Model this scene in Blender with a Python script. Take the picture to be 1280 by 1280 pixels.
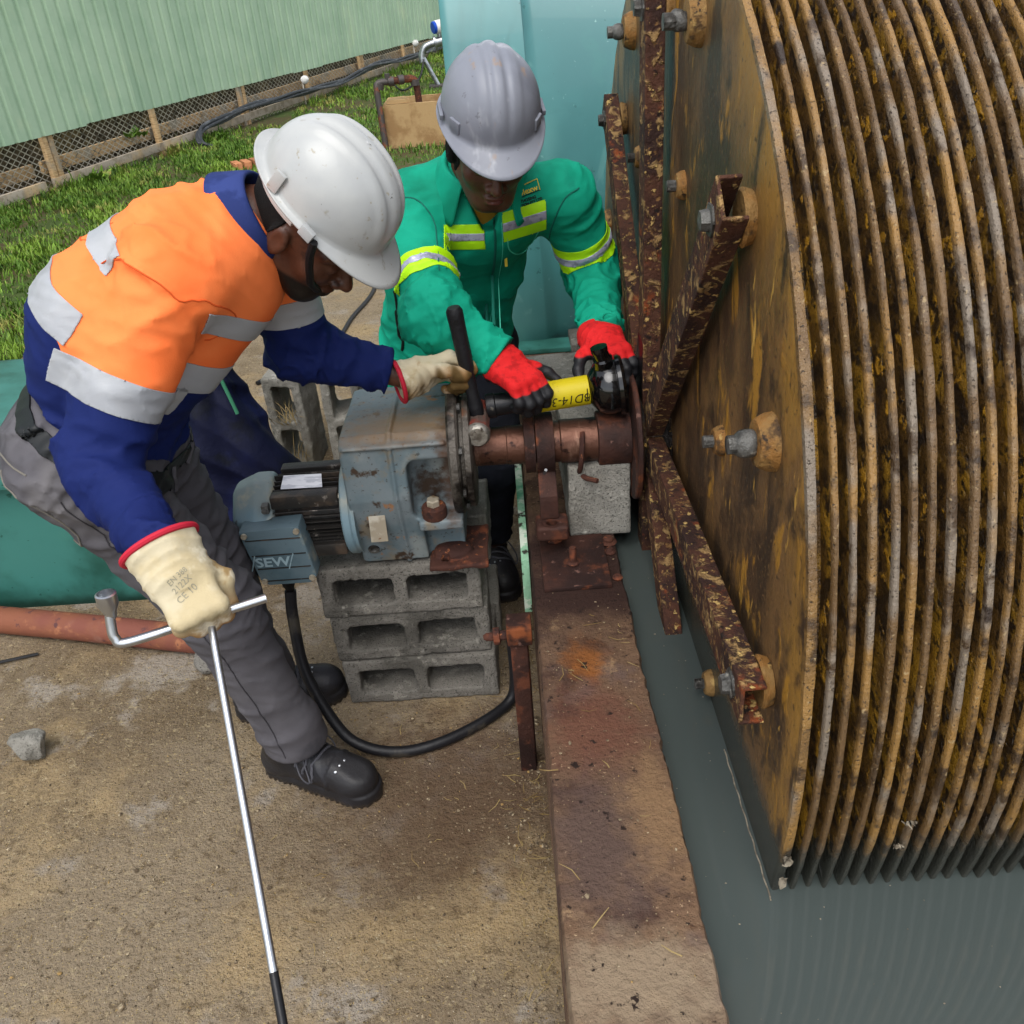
import bpy, bmesh, math, random
import numpy as np
from mathutils import Vector, Matrix
from mathutils.bvhtree import BVHTree
random.seed(7); RNG = np.random.default_rng(7)
for o in list(bpy.data.objects): bpy.data.objects.remove(o)
SC = bpy.context.scene; COL = SC.collection
R_ = math.radians; PI = math.pi
A = lambda *v: np.array(v, dtype=np.float64)

# ---------------------------------------------------------------- camera
cd = bpy.data.cameras.new('camera'); cam = bpy.data.objects.new('camera', cd); COL.objects.link(cam)
cam.matrix_world = Matrix(((0.99725, 0.07346, 0.00925, 0.0), (-0.03071, 0.52817, -0.84858, 0.0),
                           (-0.06722, 0.84596, 0.52897, 1.62), (0, 0, 0, 1)))
cd.sensor_width = 36; cd.lens = 36 * 1100 / 1280; cd.clip_start = 0.05; cd.clip_end = 3000
SC.camera = cam

# ---------------------------------------------------------------- light: bright overcast
SUND = Vector((-0.10, -0.50, 0.88)).normalized()
w = bpy.data.worlds.new('World'); SC.world = w; w.use_nodes = True
nt = w.node_tree; bg = nt.nodes['Background']
sky = nt.nodes.new('ShaderNodeTexSky'); sky.sky_type = 'NISHITA'; sky.sun_disc = False
sky.sun_elevation = math.asin(SUND.z); sky.sun_rotation = math.atan2(SUND.x, SUND.y); sky.dust_density = 1.5; sky.air_density = 1.0; sky.ozone_density = 1.0
hs = nt.nodes.new('ShaderNodeHueSaturation'); hs.inputs['Saturation'].default_value = 0.30
nt.links.new(sky.outputs[0], hs.inputs['Color']); nt.links.new(hs.outputs[0], bg.inputs['Color'])
bg.inputs['Strength'].default_value = 0.15
sl = bpy.data.lights.new('sun', 'SUN'); sl.energy = 1.3; sl.angle = R_(45); sl.color = (1.0, 0.965, 0.91)
so = bpy.data.objects.new('sun', sl); COL.objects.link(so)
so.rotation_euler = SUND.to_track_quat('Z', 'Y').to_euler(); so.location = (-3, -2, 8)
vs = SC.view_settings; vs.view_transform = 'Standard'; vs.look = 'None'; vs.gamma = 1; vs.use_curve_mapping = False
vs.exposure = 1.0
cy = SC.cycles; cy.max_bounces = 6; cy.diffuse_bounces = 3; cy.glossy_bounces = 3; cy.transmission_bounces = 2; cy.use_adaptive_sampling = True; cy.adaptive_threshold = .02

# ---------------------------------------------------------------- materials
def lin(c):
    if isinstance(c, str):
        c = c.lstrip('#'); c = [int(c[i:i+2], 16) / 255 for i in (0, 2, 4)]
        c = [x / 12.92 if x <= .04045 else ((x + .055) / 1.055) ** 2.4 for x in c]
    return (c[0], c[1], c[2], 1)
MATS = {}
def M(name, col, rough=.7, metal=0, layers=(), bump=0, bscale=60, bdetail=6, bstretch=None, spec=.28, coat=0, var=0, sheen=0, dist=.01, wrk=0, wscale=20):
    """procedural material: base colour + noise-masked colour layers + noise bump"""
    m = bpy.data.materials.new(name); m.use_nodes = True; MATS[name] = m
    t = m.node_tree; N = t.nodes; L = t.links; b = N['Principled BSDF']
    b.inputs['Roughness'].default_value = rough; b.inputs['Metallic'].default_value = metal
    b.inputs['Specular IOR Level'].default_value = spec; b.inputs['Coat Weight'].default_value = coat
    if 0: b.inputs['Sheen Weight'].default_value = sheen
    tc = N.new('ShaderNodeTexCoord'); oi = N.new('ShaderNodeObjectInfo'); geo = None
    def coords(stretch, seed):
        mp = N.new('ShaderNodeMapping'); L.new(tc.outputs['Object'], mp.inputs['Vector'])
        if stretch: mp.inputs['Scale'].default_value = stretch
        ad = N.new('ShaderNodeVectorMath'); ad.operation = 'ADD'
        sc = N.new('ShaderNodeVectorMath'); sc.operation = 'SCALE'; sc.inputs[0].default_value = (7.3, 3.1, 5.7)
        L.new(oi.outputs['Random'], sc.inputs['Scale'])
        a2 = N.new('ShaderNodeVectorMath'); a2.operation = 'ADD'; a2.inputs[1].default_value = (seed * 1.7, seed * 2.3, seed * .9)
        L.new(mp.outputs[0], ad.inputs[0]); L.new(sc.outputs[0], ad.inputs[1]); L.new(ad.outputs[0], a2.inputs[0])
        return a2.outputs[0]
    def ramp(v, lo, hi):
        r = N.new('ShaderNodeMapRange'); r.interpolation_type = 'SMOOTHSTEP'
        r.inputs['From Min'].default_value = lo; r.inputs['From Max'].default_value = hi
        L.new(v, r.inputs['Value']); return r.outputs[0]
    rgb = N.new('ShaderNodeRGB'); rgb.outputs[0].default_value = lin(col); cur = rgb.outputs[0]
    rcur = None; bumps = []
    for i, ly in enumerate(layers):
        k = ly.get('kind', 'noise')
        if k == 'noise':
            n = N.new('ShaderNodeTexNoise'); n.inputs['Scale'].default_value = ly.get('scale', 5)
            n.inputs['Detail'].default_value = min(ly.get('detail', 4), 5); n.inputs['Roughness'].default_value = ly.get('nr', .6)
            n.inputs['Distortion'].default_value = ly.get('warp', 0)
            L.new(coords(ly.get('stretch'), ly.get('seed', i + 1)), n.inputs['Vector'])
            f = ramp(n.outputs['Fac'], ly.get('lo', .5), ly.get('hi', .6))
        elif k == 'voro':
            n = N.new('ShaderNodeTexVoronoi'); n.inputs['Scale'].default_value = ly.get('scale', 5)
            L.new(coords(ly.get('stretch'), ly.get('seed', i + 1)), n.inputs['Vector'])
            f = ramp(n.outputs['Distance'], ly.get('lo', .2), ly.get('hi', .1))
        elif k == 'attr':
            n = N.new('ShaderNodeAttribute'); n.attribute_name = ly['name']
            f = ramp(n.outputs['Fac'], ly['lo'], ly['hi'])
        elif k == 'pos':
            g = N.new('ShaderNodeNewGeometry'); s = N.new('ShaderNodeSeparateXYZ'); L.new(g.outputs['Position'], s.inputs[0])
            v = s.outputs[ly.get('axis', 2)]
            if ly.get('jit'):
                n = N.new('ShaderNodeTexNoise'); n.inputs['Scale'].default_value = ly.get('jscale', 15); L.new(g.outputs['Position'], n.inputs['Vector'])
                ma = N.new('ShaderNodeMath'); ma.operation = 'MULTIPLY_ADD'; ma.inputs[1].default_value = ly['jit']
                L.new(n.outputs['Fac'], ma.inputs[0]); L.new(v, ma.inputs[2]); v = ma.outputs[0]
            f = ramp(v, ly['lo'], ly['hi'])
        elif k == 'blob':       # a patch of colour with a place and shape of its own (object space)
            d = N.new('ShaderNodeVectorMath'); d.operation = 'SUBTRACT'; L.new(tc.outputs['Object'], d.inputs[0]); d.inputs[1].default_value = ly['at']
            sm = N.new('ShaderNodeVectorMath'); sm.operation = 'DIVIDE'; L.new(d.outputs[0], sm.inputs[0]); sm.inputs[1].default_value = ly['size']
            ln = N.new('ShaderNodeVectorMath'); ln.operation = 'LENGTH'; L.new(sm.outputs[0], ln.inputs[0])
            n = N.new('ShaderNodeTexNoise'); n.inputs['Scale'].default_value = ly.get('scale', 12); n.inputs['Detail'].default_value = 6
            L.new(tc.outputs['Object'], n.inputs['Vector'])
            ma = N.new('ShaderNodeMath'); ma.operation = 'MULTIPLY_ADD'; ma.inputs[1].default_value = 1.6
            L.new(n.outputs['Fac'], ma.inputs[0]); L.new(ln.outputs['Value'], ma.inputs[2])
            f = ramp(ma.outputs[0], ly.get('lo', 2.0), ly.get('hi', 1.2))
        fa = ly.get('fac', 1)
        if fa != 1:
            ml = N.new('ShaderNodeMath'); ml.operation = 'MULTIPLY'; ml.inputs[1].default_value = fa; L.new(f, ml.inputs[0]); f = ml.outputs[0]
        mx = N.new('ShaderNodeMix'); mx.data_type = 'RGBA'; L.new(f, mx.inputs[0]); L.new(cur, mx.inputs[6]); mx.inputs[7].default_value = lin(ly['col'])
        cur = mx.outputs[2]
        if 'rough' in ly:
            mr = N.new('ShaderNodeMix'); L.new(f, mr.inputs[0])
            if rcur is None: mr.inputs[2].default_value = rough
            else: L.new(rcur, mr.inputs[2])
            mr.inputs[3].default_value = ly['rough']; rcur = mr.outputs[0]
        if 'h' in ly: bumps.append((f, ly['h']))
    if var:
        hv = N.new('ShaderNodeHueSaturation'); mr = N.new('ShaderNodeMapRange'); L.new(oi.outputs['Random'], mr.inputs[0])
        mr.inputs[3].default_value = 1 - var; mr.inputs[4].default_value = 1 + var
        L.new(mr.outputs[0], hv.inputs['Value']); L.new(cur, hv.inputs['Color']); cur = hv.outputs[0]
    L.new(cur, b.inputs['Base Color'])
    if rcur is not None: L.new(rcur, b.inputs['Roughness'])
    nrm = None
    if bump:
        n = N.new('ShaderNodeTexNoise'); n.inputs['Scale'].default_value = bscale; n.inputs['Detail'].default_value = min(bdetail, 5); n.inputs['Roughness'].default_value = .65
        L.new(coords(bstretch, 3), n.inputs['Vector'])
        bp = N.new('ShaderNodeBump'); bp.inputs['Strength'].default_value = bump; bp.inputs['Distance'].default_value = dist; L.new(n.outputs['Fac'], bp.inputs['Height']); nrm = bp.outputs[0]
    if wrk:
        n = N.new('ShaderNodeTexNoise'); n.inputs['Scale'].default_value = wscale; n.inputs['Detail'].default_value = 2; n.inputs['Distortion'].default_value = 1.6
        L.new(coords((1, 1.25, .8), 4), n.inputs['Vector']); rd = N.new('ShaderNodeMath'); rd.operation = 'PINGPONG'; rd.inputs[1].default_value = .25; L.new(n.outputs['Fac'], rd.inputs[0])
        bp = N.new('ShaderNodeBump'); bp.inputs['Strength'].default_value = wrk; bp.inputs['Distance'].default_value = .03; L.new(rd.outputs[0], bp.inputs['Height'])
        if nrm: L.new(nrm, bp.inputs['Normal'])
        nrm = bp.outputs[0]
    for f, h in bumps:
        bp = N.new('ShaderNodeBump'); bp.inputs['Strength'].default_value = min(1, abs(h) * 2); bp.inputs['Distance'].default_value = .004; bp.invert = h < 0
        L.new(f, bp.inputs['Height'])
        if nrm: L.new(nrm, bp.inputs['Normal'])
        nrm = bp.outputs[0]
    if nrm: L.new(nrm, b.inputs['Normal'])
    return m

# ---------------------------------------------------------------- object helpers
def tag(o, label=None, cat=None, group=None, kind=None):
    for k, v in (('label', label), ('category', cat), ('group', group), ('kind', kind)):
        if v: o[k] = v
    return o
def empty(name, loc, label, cat, group=None):
    o = bpy.data.objects.new(name, None); COL.objects.link(o); o.location = loc; o.empty_display_size = .05
    return tag(o, label, cat, group)
def link(name, me, mat=None, parent=None, loc=None):
    o = bpy.data.objects.new(name, me); COL.objects.link(o)
    if mat and not me.materials: me.materials.append(MATS[mat] if isinstance(mat, str) else mat)
    if parent: o.parent = parent
    if loc is not None: o.location = loc
    return o
def origin(o):
    p = np.zeros(3)
    while o is not None:
        p += np.array(o.location); o = o.parent
    return p
def mesh(verts, faces, smooth=None, name='m'):
    me = bpy.data.meshes.new(name); me.from_pydata([tuple(v) for v in verts], [], [tuple(f) for f in faces]); me.update()
    if smooth is not None:
        me.polygons.foreach_set('use_smooth', [True] * len(me.polygons))
        if smooth < 180: me.set_sharp_from_angle(angle=R_(smooth))
    return me
def frame(d, up=(0, 0, 1)):
    d = A(*d); d = d / np.linalg.norm(d); u = A(*up)
    if abs(np.dot(d, u)) > .95 * np.linalg.norm(u): u = A(1, 0, 0) if abs(d[0]) < .9 else A(0, 1, 0)
    x = np.cross(u, d); x /= np.linalg.norm(x); return x, np.cross(d, x), d
class MB:
    def __init__(s): s.v = []; s.f = []
    def add(s, v, f):
        n = len(s.v); s.v += [tuple(map(float, p)) for p in v]; s.f += [tuple(i + n for i in q) for q in f]; return s
    def box(s, lo, hi, bev=0, M3=None, c=None):
        """box lo..hi; chamfered edges when bev; rotated by 3x3 about c"""
        lo = A(*lo); hi = A(*hi); bv = []; bf = []
        if bev <= 0:
            bv = [(x, y, z) for x in (lo[0], hi[0]) for y in (lo[1], hi[1]) for z in (lo[2], hi[2])]
            bf = [(0, 1, 3, 2), (4, 6, 7, 5), (0, 4, 5, 1), (2, 3, 7, 6), (0, 2, 6, 4), (1, 5, 7, 3)]
        else:
            b = bmesh.new(); bmesh.ops.create_cube(b, size=1)
            for q in b.verts: q.co = Vector(((lo + hi) / 2 + A(*q.co) * (hi - lo)))
            bmesh.ops.bevel(b, geom=b.edges[:], offset=bev, segments=2, profile=.6, affect='EDGES')
            b.verts.index_update(); bv = [tuple(q.co) for q in b.verts]; bf = [tuple(q.index for q in f.verts) for f in b.faces]; b.free()
        if M3 is not None:
            c = (lo + hi) / 2 if c is None else A(*c); bv = [c + np.array(M3) @ (A(*p) - c) for p in bv]
        return s.add(bv, bf)
    def tube(s, path, r, n=12, caps=True, up=(0, 0, 1), sq=None):
        path = [A(*p) for p in path]; k = len(path); rr = [r] * k if np.isscalar(r) else list(r)
        v = []; f = []; x0 = None
        for i, p in enumerate(path):
            d = path[min(i + 1, k - 1)] - path[max(i - 1, 0)]
            d = d / (np.linalg.norm(d) + 1e-9)
            if x0 is None: x, y, _ = frame(d, up)
            else:
                x = x0 - d * np.dot(x0, d); x /= np.linalg.norm(x); y = np.cross(d, x)
            x0 = x
            for j in range(n):
                a = 2 * PI * j / n; v.append(p + rr[i] * (math.cos(a) * x + math.sin(a) * y))
        for i in range(k - 1):
            for j in range(n): f.append((i * n + j, i * n + (j + 1) % n, (i + 1) * n + (j + 1) % n, (i + 1) * n + j))
        if caps: f.append(tuple(range(n))[::-1]); f.append(tuple((k - 1) * n + j for j in range(n)))
        return s.add(v, f)
    def lathe(s, prof, o, d, n=32, up=(0, 0, 1)):
        """prof: list of (radius, along) about axis d from o"""
        x, y, z = frame(d, up); o = A(*o); v = []; f = []; k = len(prof)
        for r, t in prof:
            for j in range(n):
                a = 2 * PI * j / n; v.append(o + z * t + max(r, 1e-5) * (math.cos(a) * x + math.sin(a) * y))
        for i in range(k - 1):
            for j in range(n): f.append((i * n + j, i * n + (j + 1) % n, (i + 1) * n + (j + 1) % n, (i + 1) * n + j))
        f.append(tuple(range(n))[::-1]); f.append(tuple((k - 1) * n + j for j in range(n)))
        return s.add(v, f)
    def prism(s, poly, o, ex, ey, ez, depth):
        """extrude 2-D polygon (in ex,ey) along ez"""
        o, ex, ey, ez = A(*o), A(*ex), A(*ey), A(*ez); n = len(poly)
        v = [o + p[0] * ex + p[1] * ey for p in poly] + [o + p[0] * ex + p[1] * ey + depth * ez for p in poly]
        f = [tuple(range(n))[::-1], tuple(range(n, 2 * n))] + [(i, (i + 1) % n, n + (i + 1) % n, n + i) for i in range(n)]
        return s.add(v, f)
    def build(s, name, mat, parent=None, smooth=35, bev=0, loc=None):
        v = np.array(s.v); 
        if parent is not None: v = v - origin(parent)
        elif loc is not None: v = v - A(*loc)
        me = mesh(v, s.f, None)
        b = bmesh.new(); b.from_mesh(me); bmesh.ops.recalc_face_normals(b, faces=b.faces[:])
        if bev:
            ed = [e for e in b.edges if len(e.link_faces) == 2 and e.calc_face_angle(0) > R_(40)]
            bmesh.ops.bevel(b, geom=ed, offset=bev, segments=2, profile=.6, affect='EDGES', clamp_overlap=True)
        b.to_mesh(me); b.free()
        if smooth:
            me.polygons.foreach_set('use_smooth', [True] * len(me.polygons)); me.set_sharp_from_angle(angle=R_(smooth))
        return link(name, me, mat, parent, loc if parent is None else None)
def spline(pts, n=8):
    """Catmull-Rom through pts"""
    P = [A(*p) for p in pts]; P = [2 * P[0] - P[1]] + P + [2 * P[-1] - P[-2]]; out = []
    for i in range(1, len(P) - 2):
        for k in range(n):
            t = k / n; a, b, c, d = P[i-1:i+3]
            out.append(.5 * ((2*b) + (c-a)*t + (2*a-5*b+4*c-d)*t*t + (-a+3*b-3*c+d)*t**3))
    return out + [P[-2]]
def dup(o, parent=None, loc=None, rot=None):
    c = o.copy(); COL.objects.link(c); c.parent = parent
    if loc is not None: c.location = loc
    if rot is not None: c.rotation_euler = rot
    for ch in o.children: dup(ch, c)
    return c

# ---------------------------------------------------------------- signed-distance modelling
def smin(a, b, k):
    h = np.clip(.5 + .5 * (b - a) / k, 0, 1); return b + (a - b) * h - k * h * (1 - h)
def smax(a, b, k): return -smin(-a, -b, k)
def cap(P, a, b, ra, rb=None, side=None, k=1.0):
    """tapered capsule; k stretches it along unit vector side"""
    rb = ra if rb is None else rb; a = A(*a); b = A(*b); d = b - a; L2 = max(d @ d, 1e-9)
    t = np.clip(((P - a) @ d) / L2, 0, 1); q = P - (a + t[:, None] * d)
    if side is not None: q = q + (1 / k - 1) * (q @ side)[:, None] * side
    return (np.sqrt((q * q).sum(1)) - (ra + t * (rb - ra))) * (1 if side is None or k >= 1 else k)
def ell(P, c, r, B=None):
    q = P - A(*c)
    if B is not None: q = q @ np.array(B).T
    r = A(*r); k0 = np.sqrt(((q / r) ** 2).sum(1)); k1 = np.sqrt(((q / r ** 2) ** 2).sum(1)) + 1e-9
    return k0 * (k0 - 1) / k1
def rbox(P, c, h, r=.005, B=None):
    q = P - A(*c)
    if B is not None: q = q @ np.array(B).T
    q = np.abs(q) - (A(*h) - r); return np.sqrt((np.maximum(q, 0) ** 2).sum(1)) + np.minimum(q.max(1), 0) - r
def sn(P, f, seed):
    """cheap smooth noise -1..1"""
    r = np.random.default_rng(seed); o = np.zeros(len(P))
    for i in range(4):
        k = r.normal(size=3); k *= f * (.6 + .9 * r.random()) / np.linalg.norm(k); o += np.sin(P @ k + r.random() * 6.28 + .8 * np.sin(P @ np.roll(k, 1) * .7))
    return o / 2.6
def nets(f, lo, hi, h):
    """naive surface nets over a narrow band"""
    lo = A(*lo); n = np.ceil((A(*hi) - lo) / h / 8).astype(int); N = n * 8 + 1
    ax = [lo[i] + h * (8 * np.arange(n[i]) + 4) for i in range(3)]
    C = np.stack(np.meshgrid(*ax, indexing='ij'), -1).reshape(-1, 3); d = f(C)
    act = np.abs(d) < 8 * h * 1.15 + .006
    V = np.repeat(np.repeat(np.repeat(np.where(d < 0, -1., 1.).reshape(n).astype(np.float32), 8, 0), 8, 1), 8, 2)
    V = np.pad(V, ((0, 1),) * 3, mode='edge')
    need = np.zeros(N, bool); b = np.argwhere(act.reshape(n))
    for i, j, k in b * 8: need[i:i+9, j:j+9, k:k+9] = True
    I = np.argwhere(need); out = np.empty(len(I))
    for s in range(0, len(I), 400000): out[s:s+400000] = f(lo + h * I[s:s+400000])
    V[I[:, 0], I[:, 1], I[:, 2]] = out
    S = V < 0; c = S[:-1, :-1, :-1].astype(np.int8)
    for (a, bb, cc) in [(1,0,0),(0,1,0),(0,0,1),(1,1,0),(1,0,1),(0,1,1),(1,1,1)]:
        c = c + S[a:N[0]-1+a, bb:N[1]-1+bb, cc:N[2]-1+cc]
    cells = np.argwhere((c > 0) & (c < 8)); idx = -np.ones(N - 1, int); idx[tuple(cells.T)] = np.arange(len(cells))
    cor = [A(i, j, k).astype(int) for i in (0, 1) for j in (0, 1) for k in (0, 1)]
    acc = np.zeros((len(cells), 3)); cnt = np.zeros(len(cells))
    for p in range(8):
        for q in range(p + 1, 8):
            if abs(cor[p] - cor[q]).sum() != 1: continue
            a = V[tuple((cells + cor[p]).T)].astype(float); bb = V[tuple((cells + cor[q]).T)].astype(float); m = (a < 0) != (bb < 0)
            t = np.where(m, a / np.where(m, a - bb, 1), 0); acc += m[:, None] * (cor[p] + t[:, None] * (cor[q] - cor[p])); cnt += m
    verts = lo + h * (cells + acc / cnt[:, None]); faces = []
    for axis in range(3):
        u, v = [(1, 2), (2, 0), (0, 1)][axis]; sl0 = [slice(None)] * 3; sl1 = [slice(None)] * 3
        sl0[axis] = slice(0, -1); sl1[axis] = slice(1, None); s0 = S[tuple(sl0)]; s1 = S[tuple(sl1)]
        E = np.argwhere(s0 != s1); E = E[(E[:, u] > 0) & (E[:, v] > 0) & (E[:, u] < N[u] - 1) & (E[:, v] < N[v] - 1)]
        du = np.zeros(3, int); du[u] = 1; dv = np.zeros(3, int); dv[v] = 1
        q = np.stack([idx[tuple((E - du - dv).T)], idx[tuple((E - dv).T)], idx[tuple(E.T)], idx[tuple((E - du).T)]], 1)
        fl = ~s0[tuple(E.T)]; q[fl] = q[fl][:, ::-1]; faces.append(q)
    return verts, np.concatenate(faces)
def sdf_obj(name, f, lo, hi, h, mat, parent=None, attrs=None, loc=None, smooth=180):
    v, q = nets(f, lo, hi, h); org = origin(parent) if parent is not None else (A(*loc) if loc is not None else np.zeros(3))
    me = bpy.data.meshes.new(name); vv = v - org
    me.vertices.add(len(vv)); me.vertices.foreach_set('co', vv.astype(np.float32).ravel())
    me.loops.add(4 * len(q)); me.loops.foreach_set('vertex_index', q.ravel().astype(np.int32))
    me.polygons.add(len(q)); me.polygons.foreach_set('loop_start', np.arange(len(q), dtype=np.int32) * 4)
    me.polygons.foreach_set('use_smooth', np.ones(len(q), bool)); me.update(calc_edges=True); me.validate()
    if smooth < 180: me.set_sharp_from_angle(angle=R_(smooth))
    if attrs:
        for k, fn in attrs.items():
            a = me.attributes.new(k, 'FLOAT', 'POINT'); a.data.foreach_set('value', np.asarray(fn(v), np.float32))
    return link(name, me, mat, parent, None if parent is not None else loc)
def text_on(name, txt, size, o, ex, ey, mat, parent, bvh=None, depth=.0012, sq=1.0, font_shear=0, off=.0006, bold=0, align='CENTER'):
    """lettering as a thin mesh; dropped onto a surface (bvh, world space) when given"""
    cu = bpy.data.curves.new('t', 'FONT'); cu.body = txt; cu.size = size; cu.align_x = align; cu.align_y = 'CENTER'; cu.shear = font_shear; cu.offset = bold; cu.resolution_u = 3
    t = bpy.data.objects.new('t', cu); COL.objects.link(t); dg = bpy.context.evaluated_depsgraph_get(); dg.update()
    me = bpy.data.meshes.new_from_object(t.evaluated_get(dg)); bpy.data.objects.remove(t)
    ex = A(*ex); ex /= np.linalg.norm(ex); ey = A(*ey); ey = ey - ex * (ex @ ey); ey /= np.linalg.norm(ey); ez = np.cross(ex, ey); o = A(*o)
    b = bmesh.new(); b.from_mesh(me); org = origin(parent)
    bmesh.ops.triangulate(b, faces=b.faces[:]); bmesh.ops.subdivide_edges(b, edges=[e for e in b.edges if e.calc_length() > size * .3], cuts=1)
    for v in b.verts:
        p = o + ex * v.co.x * sq + ey * v.co.y
        if bvh:
            hit = bvh.ray_cast(Vector(p + ez * .08), Vector(-ez), .2)
            if hit[0] is not None: p = A(*hit[0]) + ez * (off + depth)
        else: p = p + ez * depth
        v.co = Vector(p - org)
    b.to_mesh(me); b.free(); me.materials.clear()
    return link(name, me, mat, parent)
def bvh_of(o):
    off = origin(o); me = o.data
    return BVHTree.FromPolygons([tuple(A(*v.co) + off) for v in me.vertices], [tuple(p.vertices) for p in me.polygons])
# ================================================================ materials
N_ = lambda col, scale, lo, hi, **k: dict(col=col, scale=scale, lo=lo, hi=hi, **k)
M('slab', '#857661', .95, layers=[N_('#6b5b46', 1.1, .42, .62), N_('#988362', 2.3, .50, .68, seed=5), N_('#91877a', 5, .54, .66, seed=8),
    N_('#55452f', 45, .54, .70, seed=3, fac=.7), N_('#9c8c6e', 60, .58, .70, seed=6), N_('#b0a895', 9, .70, .76, seed=12, nr=.75), N_('#3d3023', 130, .60, .70, seed=9), N_('#a8915f', 200, .60, .68, detail=3, seed=19), N_('#beb49c', 320, .67, .72, detail=2, seed=22),
    dict(kind='blob', at=(-.18, 1.42, 0), size=(.30, .28, .2), col='#4a3326', lo=2.2, hi=1.0, fac=.7, scale=25), dict(kind='blob', at=(-.35, 1.30, 0), size=(.34, .22, .2), col='#5a4733', lo=2.3, hi=1.1, fac=.5, scale=20)],
  bump=1, bscale=80, bdetail=5, dist=.016)
M('soil', '#4a3f28', .95, layers=[N_('#3a4a1e', 1.5, .45, .60), N_('#5d5136', 7, .55, .68, seed=4), N_('#40551f', 25, .5, .65, seed=8)], bump=.8, bscale=30)
M('grass_blade', '#4c6c1e', .6, layers=[N_('#6d8a2c', 1.2, .45, .62), N_('#36521a', 6, .52, .64, seed=4), N_('#8f8648', 2.6, .55, .68, seed=7), N_('#7da034', 11, .58, .68, seed=2), N_('#9a8f58', 30, .60, .68, seed=12)])
M('wall_top', '#5c4636', .9, layers=[N_('#6a523e', 3, .42, .62), N_('#412d24', 9, .5, .66, seed=4), N_('#5c4a42', 6, .55, .68, seed=14), N_('#8f7456', 14, .63, .72, seed=9), N_('#47301f', 60, .58, .70, seed=5), N_('#a89072', 150, .64, .71, seed=3),
    dict(kind='blob', at=(.105, 1.31, .45), size=(.05, .075, .2), col='#86501f', lo=2.0, hi=1.0, fac=.85, scale=40), dict(kind='blob', at=(.10, 1.12, .45), size=(.10, .12, .2), col='#603a2c', lo=2.1, hi=1.0, fac=.7, scale=30),
    dict(kind='blob', at=(.10, .88, .45), size=(.09, .13, .2), col='#4f3f39', lo=2.3, hi=1.2, fac=.8, scale=30), dict(kind='blob', at=(.18, .93, .45), size=(.05, .12, .2), col='#7d6246', lo=2.3, hi=1.1, fac=.8, scale=35), dict(kind='blob', at=(.11, .66, .45), size=(.13, .07, .2), col='#85745f', lo=2.3, hi=1.2, fac=.9, scale=30),  # soft darker patch across the near wall top, paler patches beside it
    dict(kind='blob', at=(.11, 1.62, .45), size=(.16, .26, .2), col='#2e1c16', lo=2.2, hi=1.3), N_('#21150f', 40, .62, .68, seed=21)],
  bump=.9, bscale=90, bdetail=10, dist=.010)
M('concrete', '#8f8c84', .95, layers=[N_('#76736b', 5, .45, .62, detail=8), N_('#a5a299', 30, .55, .68, detail=6, seed=4), N_('#5a5852', 260, .58, .66, detail=3, seed=6, h=-.4), N_('#6f6a5e', 2.2, .55, .7, seed=9)], bump=1, bscale=160, bdetail=8, dist=.006, var=.10)
M('concrete_dark', '#75716a', .95, layers=[N_('#56534d', 5, .45, .62, detail=8), N_('#8a867d', 30, .56, .68, detail=6, seed=4), N_('#3d3b37', 260, .58, .66, detail=3, seed=6, h=-.4)], bump=1, bscale=160, bdetail=8, dist=.006, var=.12)
M('trough', '#a3875f', .95, layers=[N_('#8a6c48', 4, .45, .62, detail=8), N_('#75461f', 3, .58, .72, detail=8, seed=4)], bump=.5, bscale=60)
M('cladding', '#a3bb9f', .55, layers=[N_('#98b296', 2.5, .4, .65), N_('#adc09f', 1.4, .55, .75, seed=6), N_('#87a288', .8, .5, .8, stretch=(1, 1, .1), seed=9, fac=.5)], bump=.05, bscale=20)
M('timber', '#b89a72', .85, layers=[N_('#9b7d57', 10, .45, .62, stretch=(1, 1, 8)), N_('#8f8676', 3, .5, .66, seed=5), N_('#6d5a40', 40, .6, .7, seed=8)], bump=.4, bscale=60, var=.14)
M('timber_grey', '#a39888', .85, layers=[N_('#8b7f6c', 10, .45, .62), N_('#b89e78', 2, .5, .66, seed=5), N_('#6d6253', 40, .6, .7, seed=8)], bump=.4, bscale=60, var=.12)
M('galv', '#b3ab9c', .6, .3, layers=[N_('#6d675c', 9, .5, .65)])
M('void', '#5c4e3e', .95, layers=[N_('#7a664a', 4, .5, .65), N_('#41362b', 12, .5, .6, seed=4)])
M('brick', '#a9714d', .9, layers=[N_('#8d5738', 20, .5, .65)], bump=.5, bscale=60, var=.2)
M('fiberglass', '#437a7a', .40, spec=.4, layers=[N_('#2f5f60', 3.2, .56, .64, seed=41, warp=.8, fac=.55), N_('#6f9f9a', 7, .60, .68, seed=44, warp=.6, fac=.5), N_('#33605f', 2.5, .52, .70, seed=31, stretch=(2.5, 1, .25), fac=.6), N_('#3d6f70', 1.6, .42, .66), N_('#5f9490', 1.3, .5, .68, seed=4, stretch=(1, 1, .5)), N_('#3f7472', 6, .60, .70, seed=9, fac=.7), N_('#2f5f5d', 28, .69, .72, detail=3, seed=15), N_('#8fb8b0', 50, .68, .74, seed=12, fac=.5)], bump=.06, bscale=9, coat=.1)
M('fiberglass_dark', '#386e66', .4, layers=[N_('#21493f', 2.5, .42, .66, detail=7), N_('#3b7062', 5, .58, .72, detail=8, seed=4, fac=.7), N_('#1d4a40', 30, .66, .72, seed=8), dict(kind='pos', lo=.06, hi=.02, jit=.03, jscale=25, col='#16352e')], bump=.08, bscale=12)
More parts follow.
